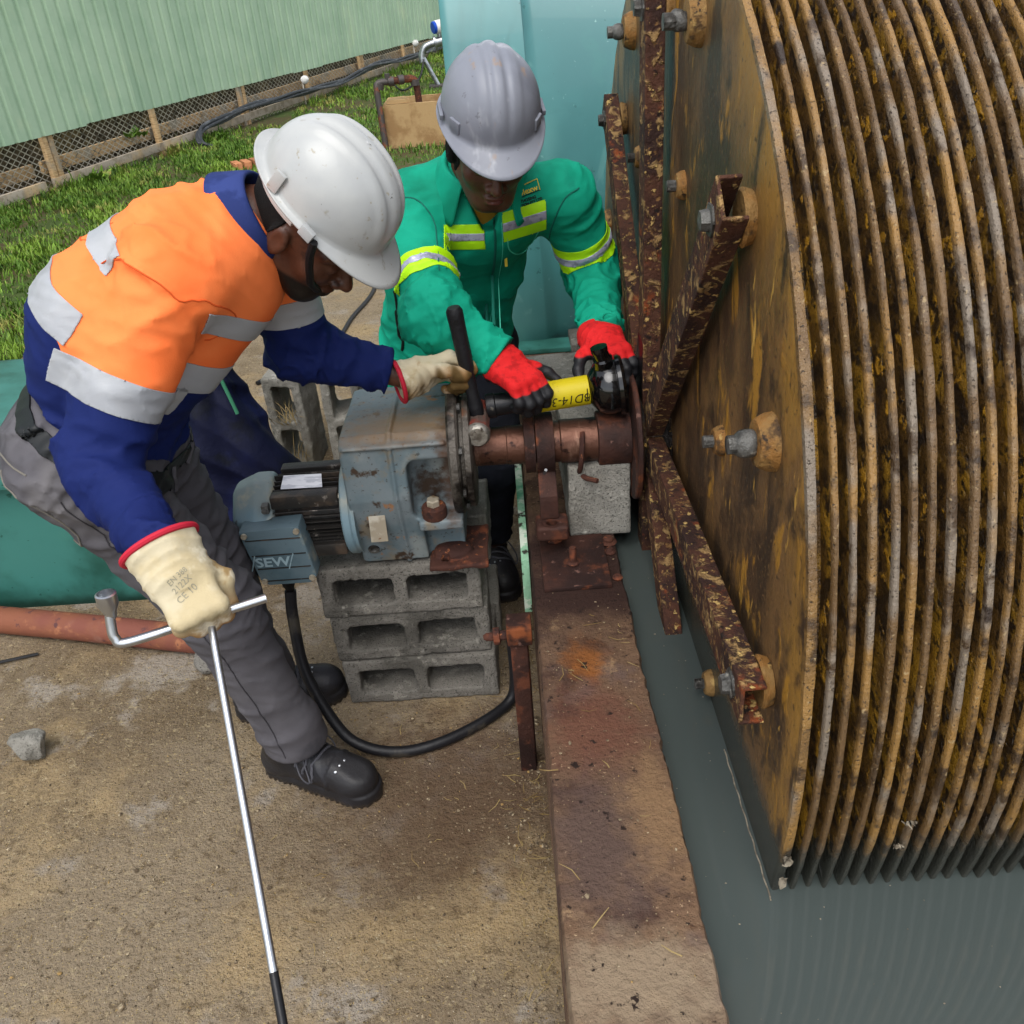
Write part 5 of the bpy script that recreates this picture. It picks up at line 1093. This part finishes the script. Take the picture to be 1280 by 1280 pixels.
trA = sdf_obj('trousers', trouA, lo, hi, .0055, 'grey_denim', pa)
shell_cut(trA, 'belt', lambda C, N: (C - waist) @ spine > -.08, [(waist + spine * .004, spine), (waist - spine * .026, -spine)], .004, 'belt', trA)
bt = bvh_of(trA)
for a in (-2.6, -1.9, -1.2): 
    x_, y_, _ = frame(spine); c = waist + (x_ * math.cos(a) + y_ * math.sin(a)) * .17; seam('belt_loop', [c + spine * .006, c - spine * .015, c - spine * .046], bt, .006, 'grey_denim', trA, .004, 3)
for k, off in (('R', -.07),):
    seam('leg_seam', [p['hipR'] + A(.01, -.12, -.02), (p['hipR'] + p['kneeR']) / 2 + A(0, -.10, 0), p['kneeR'] + A(0, -.09, 0), (p['kneeR'] + p['ankR']) / 2 + A(0, -.08, 0), p['ankR'] + A(0, -.07, .0)], bt, .0012, 'denim_seam', trA, .0011, 14)
seam('pocket_seam', [p['pel'] + A(.06, -.20, .05), p['hipR'] + A(.09, -.10, -.02), p['hipR'] + A(.115, -.06, -.11)], bt, .0022, 'denim_seam', trA, .0005)
seam('pocket_seam', [p['pel'] + A(-.13, -.16, .02), p['pel'] + A(-.05, -.2, -.035), p['pel'] + A(-.02, -.2, -.14), p['pel'] + A(-.10, -.16, -.16)], bt, .0017, 'denim_stitch', trA, .0005)
seam('pocket_seam', [p['pel'] + A(-.14, -.15, .06), p['pel'] + A(-.04, -.2, .02)], bt, .0017, 'denim_stitch', trA, .0005)
boot('boot', (-.655, 1.515, 0), (-.372, 1.388, 0), (-.588, 1.475, .125), 'boot_leather', pa, 1)
boot('boot', (-.775, 1.690, 0), (-.492, 1.762, 0), (-.712, 1.705, .125), 'boot_leather', pa, 2)
# body: head, neck, arms (continuous under the clothes)
def bodyA(P):
    d, Q = head_sdf(P, p['head'], BA, p['neck'] + A(-.04, 0, -.01)); d = smin(d, cap(P, p['neck'] + A(-.03, 0, -.02), chest, .07, .085, sideA, 1.1), .04); d = smin(d, cap(P, chest, p['pel'], .085, .09, sideA, 1.1), .04)
    for s, e, w_ in (('shR', 'elR', 'wrR'), ('shL', 'elL', 'wrL')): d = smin(d, cap(P, chest, p[s], .06, .045), .03); d = smin(d, cap(P, p[s], p[e], .042, .030), .02); d = smin(d, cap(P, p[e], p[w_], .030, .027), .015); d = smin(d, cap(P, p[w_], p[w_] + unit(p['kn' + w_[2]] - p[w_]) * .015, .029, .020), .01)
    for h_, k_, a_ in (('hipR', 'kneeR', 'ankR'), ('hipL', 'kneeL', 'ankL')): d = smin(d, cap(P, p['pel'], p[h_], .08, .075), .03); d = smin(d, cap(P, p[h_], p[k_], .075, .05), .03); d = smin(d, cap(P, p[k_], p[a_], .05, .038), .02); d = smin(d, cap(P, p[a_], A(p[a_][0], p[a_][1], .05), .038, .03), .02)
    return d
qa = lambda P: (P - p['head']) @ BA.T
def beardA(P): Q = qa(P); return np.minimum(np.minimum(-.058 - Q[:, 2] + .35 * np.abs(Q[:, 1] - .04) * 0, Q[:, 1] + .012), Q[:, 2] + .135) + .004 * sn(P, 120, 3)
zero = lambda P: np.full(len(P), -1.)
lo, hi = bounds([p[k] for k in p], .13); lo[2] = .0
sdf_obj('body', bodyA, lo, hi, .005, 'skin', pa, {'beard': beardA, 'lip': zero})
def hairA(P):
    d, Q = head_sdf(P, p['head'], BA, p['neck'] + A(-.04, 0, -.01)); reg = np.maximum(Q[:, 1] + .022 - Q[:, 2] * .35, -(Q[:, 2] + .045) - Q[:, 1] * .2); return smax(d - .0035, reg, .003)
sdf_obj('hair', hairA, p['head'] - .14, p['head'] + .14, .004, 'hair', pa)
hw, Lh = helmet('hard_hat', p['head'] + BA.T @ A(0, .002, .034), BA, 'white_helmet', pa, 1, ((.0, .016, .006), (.040, .010, .0055)), .050); tag(hw, 'scuffed white hard hat')
mb = MB()
for s2 in (-1, 1): mb.box((-.001, -.014, -.011), (.006, .014, .011), .002)
for s2, yy, zz, mt, sz in ((1, .028, .034, 'white_helmet', (.006, .013, .010)), (1, -.062, .052, 'white_helmet', (.004, .010, .020)), (-1, .028, .034, 'white_helmet', (.006, .013, .010)), (-1, -.062, .052, 'white_helmet', (.004, .010, .020))):
    xw = s2 * (.1155 if yy > 0 else .103); m2 = MB(); m2.box((-sz[0], -sz[1], -sz[2]), sz, .002); m2.v = [tuple(Lh((q[0] + xw, q[1] + yy, q[2] + zz))) for q in m2.v]; m2.build('side_lug', mt, hw)
for s2 in (-1, 1):
    m2 = MB(); m2.tube([Lh((s2 * .114, .045, .030)), Lh((s2 * .108, .052, .000)), Lh((s2 * .094, .060, -.03)), Lh((s2 * .07, .075, -.075)), Lh((s2 * .03, .085, -.108))], .007, 8); m2.build('chin_strap', 'strap_black', hw)
m2 = MB(); m2.tube([Lh((.092 * math.cos(a), -.010 + .108 * math.sin(a), .018)) for a in np.linspace(PI * .98, PI * 2.02, 24)], .014, 8); m2.build('sweat_band', 'harness', hw)
# gloves
def grip(O, F, U, right): 
    F = unit(F); U = unit(A(*U) - F * (F @ A(*U))); T = -np.cross(F, U) if right else np.cross(F, U); return np.stack([T, F, U])
def glove(name, O, B, curls, thumb, mat, parent, cuff, attrs, spread=.05, fat=1.05, seed=1, h=.003):
    fn = lambda P: hand_sdf(P, O, B, curls, thumb, spread, fat, cuff, seed)[0]
    pts = [O + B.T @ A(*q) for q in ((0, .1, 0), (0, .06, -.1), (.07, .06, 0), (-.06, .06, 0), (0, .18, 0))] + [cuff[0] if cuff else O]; lo, hi = bounds(pts, .055)
    return sdf_obj(name, fn, lo, hi, h, mat, parent, {k: (lambda P, g=g: g(*hand_sdf(P, O, B, curls, thumb, spread, fat, cuff, seed))) for k, g in attrs.items()})
camv = unit(A(0, 0, 1.62) - p['wrR']); HR = grip(p['wrR'], p['knR'] - p['wrR'], camv + A(.0, 0, .25), True)
cR = p['wrR'] - HR[1] * .034 + HR[2] * .004; f1 = (78, 88, 55)
dirtf = lambda d, arc, Q: np.maximum(arc - .006, -.006 - Q[:, 2] * 1.0 - .012) ; grimef = lambda d, arc, Q: np.full(len(arc), -1.)
gR = glove('glove', p['wrR'], HR, [f1, f1, (80, 90, 55), (84, 90, 55)], [(.034, .022, -.008), (.056, .052, -.022), (.046, .080, -.052), (.016, .092, -.064)], 'hide_glove', pa, (cR, .036, .047), {'dirt': dirtf, 'grime': grimef}, seed=3); tag(gR, 'pale hide glove with red trim closed round a bar')
def ring(name, c, n, a, b_, r, mat, parent, B, lift=0): mb = MB(); x_, y_ = B[0], np.cross(n, B[0]); mb.tube([c + x_ * a * math.cos(t) + y_ * b_ * math.sin(t) for t in np.linspace(0, 2 * PI, 40)], r, 8, False); return mb.build(name, mat, parent)
ring('cuff_binding', cR, -HR[1], .0575, .0475, .0052, 'glove_binding', gR, HR)
bg_ = bvh_of(gR)
for txt, dy, sz in (('EN 388', .018, .011), ('2122X', .030, .012), ('CE 10', .044, .014)): text_on('glove_stamp', txt, sz, p['wrR'] + HR[1] * (dy + .012) + HR[2] * .03 - HR[0] * .002, HR[0] * .9 - HR[1] * .25, -HR[1], 'glove_print', gR, bvh=bg_, depth=.0003, off=.0003)
HL = grip(p['wrL'], p['knL'] - p['wrL'] + A(0, .012, 0), A(-.1, .75, .55), False); cL = p['wrL'] - HL[1] * .030
f2 = (52, 78, 60)
gL = glove('glove', p['wrL'], HL, [f2, f2, (56, 80, 60), (62, 80, 60)], [(.034, .022, -.008), (.048, .056, -.036), (.036, .094, -.050), (.026, .120, -.046)], 'hide_glove', pa, (cL, .034, .041), {'dirt': lambda d, arc, Q: np.maximum(arc - .012, -.02 - Q[:, 2]), 'grime': lambda d, arc, Q: np.maximum(arc - .050, -.032 - Q[:, 2]) + .015 * np.sin(Q[:, 1] * 180)}, seed=6); tag(gL, 'oil stained hide glove with red trim gripping the hammer')
ring('cuff_binding', cL, -HL[1], .0500, .0415, .0052, 'glove_binding', gL, HL)

# ---------------------------------------------------------------- wheel wrench and long bar in the near hand
ww_ = empty('wheel_wrench', (-.50, 1.04, .82), 'chrome L shaped wheel wrench gripped in the near glove', 'wheel wrench')
cb_ = p['wrR'] + HR[1] * .086 - HR[2] * .036; bd = unit(A(.176, .070, .006))
b0, b1 = cb_ + bd * .098, cb_ - bd * .106
mb = MB(); mb.tube(spline([b0, cb_, b1, b1 + A(-.017, -.002, .010), b1 + A(-.019, .004, .030), b1 + A(-.017, .012, .055)], 7), .0072, 16); mb.build('wrench_bar', 'chrome', ww_)
sc_ = b1 + A(-.017, .011, .050); mb = MB(); mb.lathe([(.0075, -.01), (.0095, 0), (.0145, .012), (.0148, .030), (.012, .031), (.011, .018)], sc_, (.05, .10, 1), 24); mb.build('wrench_socket', 'chrome', ww_)
lb_ = empty('steel_bar', (-.35, .7, .75), 'long bright steel bar with dark tip held in the near glove', 'bar')
r0, r1 = cb_ + HR[0] * .012 + A(0, 0, .0), A(-.355, .637, .515); r1b = r0 + (r1 - r0) * 1.0; ud = unit(r1 - r0)
mb = MB(); mb.tube([r0, r1 - ud * .03], .0058, 16); mb.build('bar_rod', 'chrome', lb_); mb = MB(); mb.tube([r1 - ud * .032, r1 + ud * .06], .0062, 14); mb.build('dark_tip', 'ram_black', lb_)
# ================================================================ worker in green
M('green_cloth', '#109074', .75, layers=[N_('#08755c', 5, .45, .65), N_('#119a7a', 4, .56, .72, seed=5, fac=.6), N_('#0a6655', 9, .62, .72, seed=8, fac=.5)], sheen=.15, **WEAVE)
M('lime_tape', '#a8e010', .55, layers=[N_('#98d00c', 8, .5, .64)], bump=.1, bscale=300); M('silver_tape', '#a9abc0', .35, .3, layers=[N_('#8d8fa3', 60, .5, .6, stretch=(1, 1, 1))])
M('black_cloth', '#22242c', .8, layers=[N_('#1d1e24', 5, .5, .66)], **WEAVE)
M('knit_glove', '#c41a1c', .8, layers=[N_('#a81416', 60, .5, .62), dict(kind='attr', name='coat', lo=-.002, hi=.002, col='#1b1b1e', rough=.5)], bump=.4, bscale=260, dist=.002)
M('logo_yellow', '#c9b23c', .7); M('logo_black', '#0c1512', .8); M('green_seam', '#0a5e50', .8); M('pale_seam', '#4cc0a5', .8); M('tee_yellow', '#b8862c', .8)
g_ = dict(shR=A(-.210, 2.130, 1.150), shL=A(.158, 2.130, 1.146), elR=A(-.150, 1.850, .975), wrR=A(-.020, 1.795, .885), knR=A(.032, 1.728, .862), elL=A(.232, 2.205, .935), wrL=A(.212, 1.915, .878), knL=A(.236, 1.815, .872), neck=A(-.030, 2.120, 1.222), head=A(-.008, 1.985, 1.300),
          pel=A(-.190, 2.380, .740), mid=A(-.125, 2.30, .97), hipL=A(-.06, 2.36, .72), hipR=A(-.25, 2.40, .72), kneeL=A(-.060, 2.180, .430), ankL=A(-.092, 2.255, .13), kneeR=A(-.36, 2.25, .42), ankR=A(-.40, 2.36, .13))
pb = empty('person', (-.2, 2.25, 0), 'worker in green overalls, grey hard hat and red gloves leaning over the puller', 'person')
sB = unit(g_['shL'] - g_['shR']); spB = unit(g_['neck'] - g_['pel']); chB = g_['mid'] * .4 + g_['neck'] * .6
def jackB(P):
    p = g_; d = limb(P, p['pel'] + A(0, 0, -.10), p['mid'], .150, .132, .012, .10, 31, sB, 1.28, (1, .5)); d = smin(d, limb(P, p['mid'], chB, .128, .118, .010, .12, 33, sB, 1.36), .06)
    d = smin(d, cap(P, chB, p['neck'], .110, .062, sB, 1.2), .05); d = smin(d, cap(P, p['shR'] + A(.03, 0, 0), p['shL'] + A(-.03, 0, 0), .074, .074), .05)
    d = smin(d, cap(P, p['mid'] + A(.0, -.03, .05), chB + A(0, -.035, -.02), .10, .10, sB, 1.3), .05)
    aR = smin(limb(P, p['shR'], p['elR'], .076, .064, .011, .08, 41, ends=(.4, 1)), limb(P, p['elR'], p['wrR'], .068, .046, .013, .060, 42, ends=(1, 1)), .03)
    aL = smin(limb(P, p['shL'], p['elL'], .076, .064, .010, .08, 43, ends=(.2, 1)), limb(P, p['elL'], p['wrL'], .066, .046, .013, .060, 44, ends=(1, 1)), .03)
    d = smin(smin(d, aR, .035), aL, .035) + .0022 * sn(P, 26, 44) - .004 * (1 - np.abs(sn(P + .04 * sn(P, 12, 48)[:, None], 16, 49))) ** 4
    # open V at the neck
    for e, wv in (('elR', 'wrR'), ('elL', 'wrL')): u = unit(p[wv] - p[e]); d = smax(d, np.where(np.linalg.norm(P - p[wv], axis=1) < .13, (P - p[wv]) @ u + .006, -1), .004)
    Q = (P - p['neck']); v_ = np.maximum(np.abs(Q[:, 0] - .004) - .038 - .35 * (Q[:, 2] + .05), -(Q[:, 2] + .12)); v_ = np.maximum(v_, Q[:, 1] + .02); d = smax(d, -v_, .004)
    return smax(d, .615 - P[:, 2], .004)
lo, hi = bounds([g_[k] for k in ('pel', 'mid', 'neck', 'shR', 'shL', 'elR', 'elL', 'wrR', 'wrL')], .19)
jB = sdf_obj('jacket', jackB, lo, hi, .0055, 'green_cloth', pb); tag(jB, 'green work jacket with lime and silver bands'); bj = bvh_of(jB)
def stripes(keep, org, n, t0, t1, nm='reflective_band'):
    w_ = (t1 - t0); a, b_ = t0 + w_ * .36, t0 + w_ * .64
    o = shell_cut(jB, nm, keep, [(org + n * t1, n), (org + n * t0, -n)], .0020, 'lime_tape', jB); shell_cut(jB, 'silver_strip', keep, [(org + n * b_, n), (org + n * a, -n)], .0032, 'silver_tape', o)
dsg = lambda C, a, b_: cap(C, g_[a], g_[b_], 0)
tnB = lambda C: np.minimum(cap(C, g_['pel'], g_['mid'], 0), cap(C, g_['mid'], g_['neck'], 0))
uR = unit(g_['elR'] - g_['shR']); stripes(lambda C, N: (dsg(C, 'shR', 'elR') < .115) & (dsg(C, 'shR', 'elR') < tnB(C) - .02), g_['shR'], uR, .195, .252)
uL = unit(g_['elL'] - g_['shL']); stripes(lambda C, N: (dsg(C, 'shL', 'elL') < .115) & (dsg(C, 'shL', 'elL') < tnB(C) - .02) & (dsg(C, 'shL', 'elL') < dsg(C, 'elL', 'wrL')), g_['shL'], uL, .105, .165)
stripes(lambda C, N: (C[:, 0] > .008) & (C[:, 0] < .108) & (C[:, 1] < 2.16) & (N[:, 1] < -.1) & (dsg(C, 'shL', 'elL') > .058) & (C[:, 2] > 1.03), A(.06, 2.05, 1.118), unit(A(-.22, .25, 1)), -.030, .032)
stripes(lambda C, N: (C[:, 0] > -.125) & (C[:, 0] < -.036) & (C[:, 1] < 2.14) & (N[:, 1] < -.1) & (dsg(C, 'elR', 'shR') > .06) & (C[:, 2] > 1.02), A(-.08, 2.05, 1.092), unit(A(.06, .25, 1)), -.026, .028)
collar('collar', g_['neck'] + A(0, -.012, -.010), g_['neck'] + A(.012, -.06, .09), A(.05, -1, -.3), 'green_cloth', jB, .072, .040, .075, 34)
FR = (0, 1, 0)
seam('zip_placket', [(-.010, 2.04, 1.12), (-.014, 2.05, 1.05), (-.024, 2.1, .98), (-.042, 2.15, .90), (-.065, 2.2, .82), (-.09, 2.2, .70)], bj, .0035, 'green_seam', jB, .0005, 8, FR)
seam('zip_placket', [(.006, 2.04, 1.12), (.004, 2.05, 1.05), (-.006, 2.1, .98), (-.024, 2.15, .90), (-.045, 2.2, .82)], bj, .0012, 'pale_seam', jB, .0005, 8, FR)
seam('yoke_seam', [(-.235, 2.06, 1.19), (-.18, 2.05, 1.185), (-.145, 2.03, 1.14), (-.135, 2.03, 1.07)], bj, .0018, 'green_seam', jB, .0004, 8, FR)
seam('yoke_seam', [(.185, 2.06, 1.18), (.15, 2.05, 1.16), (.122, 2.05, 1.10), (.115, 2.05, 1.04)], bj, .0018, 'green_seam', jB, .0004, 8, FR)
seam('pocket_flap', [(.016, 2.05, 1.080), (.022, 2.06, 1.040), (.052, 2.08, 1.015), (.080, 2.08, 1.045), (.092, 2.06, 1.085)], bj, .0018, 'pale_seam', jB, .0004, 8, FR)
seam('pocket_edge', [(-.30, 2.2, .92), (-.315, 2.2, .84), (-.31, 2.2, .76)], bj, .004, 'logo_black', jB, .0003, 6)
mb = MB(); h = bj.ray_cast(Vector((.010, 1.8, 1.015)), Vector((0, 1, 0))); c = A(*h[0]); mb.box(c + A(-.0035, -.004, -.017), c + A(.0035, .001, .017), .001); mb.build('yellow_tab', 'logo_yellow', jB)
# embroidered badge and printed lines on the chest
ex, ey = unit(A(1, .10, .26)), unit(A(-.2, .42, .9)); bo = A(.066, 2.05, 1.176)
for txt, dy, sz, mt, dx, sq in (('nolexw', .008, .018, 'logo_yellow', .002, 1.0), ('KATHOSING', -.010, .0085, 'logo_black', -.004, 1.0), ('RUCTION PTY LTD', -.0185, .0080, 'logo_black', .0, .95), ('01/ 2025', -.027, .0080, 'logo_black', -.006, 1.0)):
    text_on('chest_lettering', txt, sz, bo + ex * dx + ey * dy, ex, ey, mt, jB, bvh=bj, depth=.0006, sq=sq, off=.0012, bold=.0004)
for (a, b_) in (((-.030, -.003), (.032, -.003)), ((.032, -.003), (.032, .020)), ((.032, .020), (-.030, .020)), ((-.030, .020), (-.030, -.003))):
    seam('badge_border', [bo + ex * a[0] + ey * a[1], bo + ex * (a[0] + b_[0]) / 2 + ey * (a[1] + b_[1]) / 2, bo + ex * b_[0] + ey * b_[1]], bj, .0010, 'logo_black' if a[1] < 0 and b_[1] < 0 else 'logo_yellow', jB, .0008, 5, FR)
# trousers, boots
def trouB(P):
    p = g_; d = ell(P, p['pel'] + A(0, 0, -.03), (.165, .13, .12))
    for h_, k_, a_, s_ in (('hipR', 'kneeR', 'ankR', 51), ('hipL', 'kneeL', 'ankL', 55)): d = smin(d, smin(limb(P, p[h_], p[k_], .092, .070, .006, .07, s_), limb(P, p[k_], p[a_], .068, .056, .007, .05, s_ + 1), .03), .04)
    return smax(d, .135 - P[:, 2], .004)
lo, hi = bounds([g_[k] for k in ('pel', 'hipR', 'hipL', 'kneeR', 'kneeL', 'ankR', 'ankL')], .18); sdf_obj('trousers', trouB, lo, hi, .008, 'black_cloth', pb)
boot('boot', (-.115, 2.350, 0), (-.055, 2.085, 0), (-.098, 2.272, .125), 'boot_leather', pb, 5); boot('boot', (-.42, 2.45, 0), (-.36, 2.18, 0), (-.405, 2.38, .125), 'boot_leather', pb, 6)
BB = basis(A(.12, -.88, -.45), (.05, 0, 1))
def bodyB(P):
    p = g_; d, Q = head_sdf(P, p['head'], BB, p['neck'] + A(0, 0, .0)); d = smin(d, cap(P, p['neck'], chB, .062, .085, sB, 1.15), .04); d = smin(d, cap(P, chB, p['pel'], .085, .09, sB, 1.1), .04)
    for s, e, w_ in (('shR', 'elR', 'wrR'), ('shL', 'elL', 'wrL')): d = smin(d, cap(P, chB, p[s], .06, .045), .03); d = smin(d, cap(P, p[s], p[e], .042, .030), .02); d = smin(d, cap(P, p[e], p[w_], .030, .027), .015); d = smin(d, cap(P, p[w_], p[w_] + unit(p['kn' + w_[2]] - p[w_]) * .015, .028, .020), .01)
    for h_, k_, a_ in (('hipR', 'kneeR', 'ankR'), ('hipL', 'kneeL', 'ankL')): d = smin(d, cap(P, p['pel'], p[h_], .08, .07), .03); d = smin(d, cap(P, p[h_], p[k_], .07, .05), .03); d = smin(d, cap(P, p[k_], p[a_], .05, .038), .02); d = smin(d, cap(P, p[a_], A(p[a_][0], p[a_][1], .05), .038, .03), .02)
    return d
qb = lambda P: (P - g_['head']) @ BB.T
lipB = lambda P: .0155 - np.hypot((qb(P)[:, 0]) * .62, (qb(P)[:, 2] + .0725) * 1.5) + np.minimum(0, qb(P)[:, 1] - .085) * 3
beardB = lambda P: np.minimum(.034 - np.hypot(qb(P)[:, 0], (qb(P)[:, 2] + .118) * 1.2), qb(P)[:, 1] - .03) * .35
lo, hi = bounds([g_[k] for k in g_], .13); lo[2] = 0.
sdf_obj('body', bodyB, lo, hi, .0045, 'skin', pb, {'beard': beardB, 'lip': lipB})
def hairB(P):
    d, Q = head_sdf(P, g_['head'], BB, g_['neck']); reg = np.maximum(Q[:, 1] - .03 - Q[:, 2] * .4, -(Q[:, 2] + .06) - Q[:, 1] * .2); return smax(d - .0035, reg, .003)
sdf_obj('hair', hairB, g_['head'] - .14, g_['head'] + .14, .004, 'hair', pb)
for s2 in (-1, 1):
    mb = MB(); mb.tube([g_['head'] + BB.T @ A(*q) for q in ((s2 * .012, .094, .019), (s2 * .032, .092, .024), (s2 * .052, .078, .018))], [.003, .0042, .002], 8); mb.build('eyebrow', 'hair', pb)
def teeB(P):
    d, _ = head_sdf(P, g_['head'], BB, g_['neck']); t = cap(P, g_['neck'] + A(0, .0, -.012), chB, .070, .092, sB, 1.15); return t
sdf_obj('undershirt', teeB, g_['neck'] - A(.17, .2, .22), g_['neck'] + A(.17, .26, .07), .006, 'tee_yellow', pb)
hg, Lg = helmet('hard_hat', g_['head'] + BB.T @ A(0, .0, .034), BB, 'grey_helmet', pb, 2, ((.0, .013, .007), (.038, .014, .005)), .056); tag(hg, 'scuffed grey hard hat')
for s2 in (-1, 1):
    mb = MB(); mb.box((-.016, -.008, -.012), (.016, .008, .016), .005); a = R_(58) * s2; mb.v = [tuple(Lg((.1 * math.sin(a) * 1.0 + q[0] * math.cos(a) + q[1] * math.sin(a), .121 * math.cos(a) - q[0] * math.sin(a) + q[1] * math.cos(a), q[2] + .052))) for q in mb.v]; mb.build('lamp_clip', 'grey_helmet', hg)
    mb = MB(); mb.box((-.004, -.024, -.006), (.004, .024, .006), .002); mb.v = [tuple(Lg((s2 * .1105 + q[0], q[1] + .004, q[2] + .048))) for q in mb.v]; mb.build('side_slot', 'grey_helmet', hg)
m2 = MB(); m2.tube([Lg((.090 * math.cos(a), -.010 + .105 * math.sin(a), .018)) for a in np.linspace(PI * .98, PI * 2.02, 24)], .012, 8); m2.build('sweat_band', 'strap_black', hg)
# red knit gloves with black coating
coat = lambda d, arc, Q: np.maximum(np.where(arc > -.04, arc - .024, -.02), -.004 - Q[:, 2] * .8 - .004)
GR = grip(g_['wrR'], g_['knR'] - g_['wrR'], A(.10, -.35, .93), True); c1 = (48, 58, 45)
gl1 = glove('glove', g_['wrR'], GR, [(40, 58, 45), c1, c1, c1], [(.034, .022, -.008), (.062, .046, -.020), (.082, .066, -.030), (.090, .088, -.040)], 'knit_glove', pb, (g_['wrR'] - GR[1] * .03, .036, .036), {'coat': coat}, fat=1.0, seed=12); tag(gl1, 'red and black glove round the yellow sleeve')
GL = grip(g_['wrL'], g_['knL'] - g_['wrL'], A(.05, -.3, .95), False); c2 = (30, 38, 28)
gl2 = glove('glove', g_['wrL'], GL, [(26, 36, 26), c2, (34, 40, 28), (40, 42, 28)], [(.034, .022, -.008), (.064, .046, -.018), (.078, .070, -.034), (.080, .090, -.050)], 'knit_glove', pb, (g_['wrL'] - GL[1] * .03, .036, .036), {'coat': coat}, spread=.14, fat=1.0, seed=15); tag(gl2, 'red and black glove spread over the black bell of the puller')
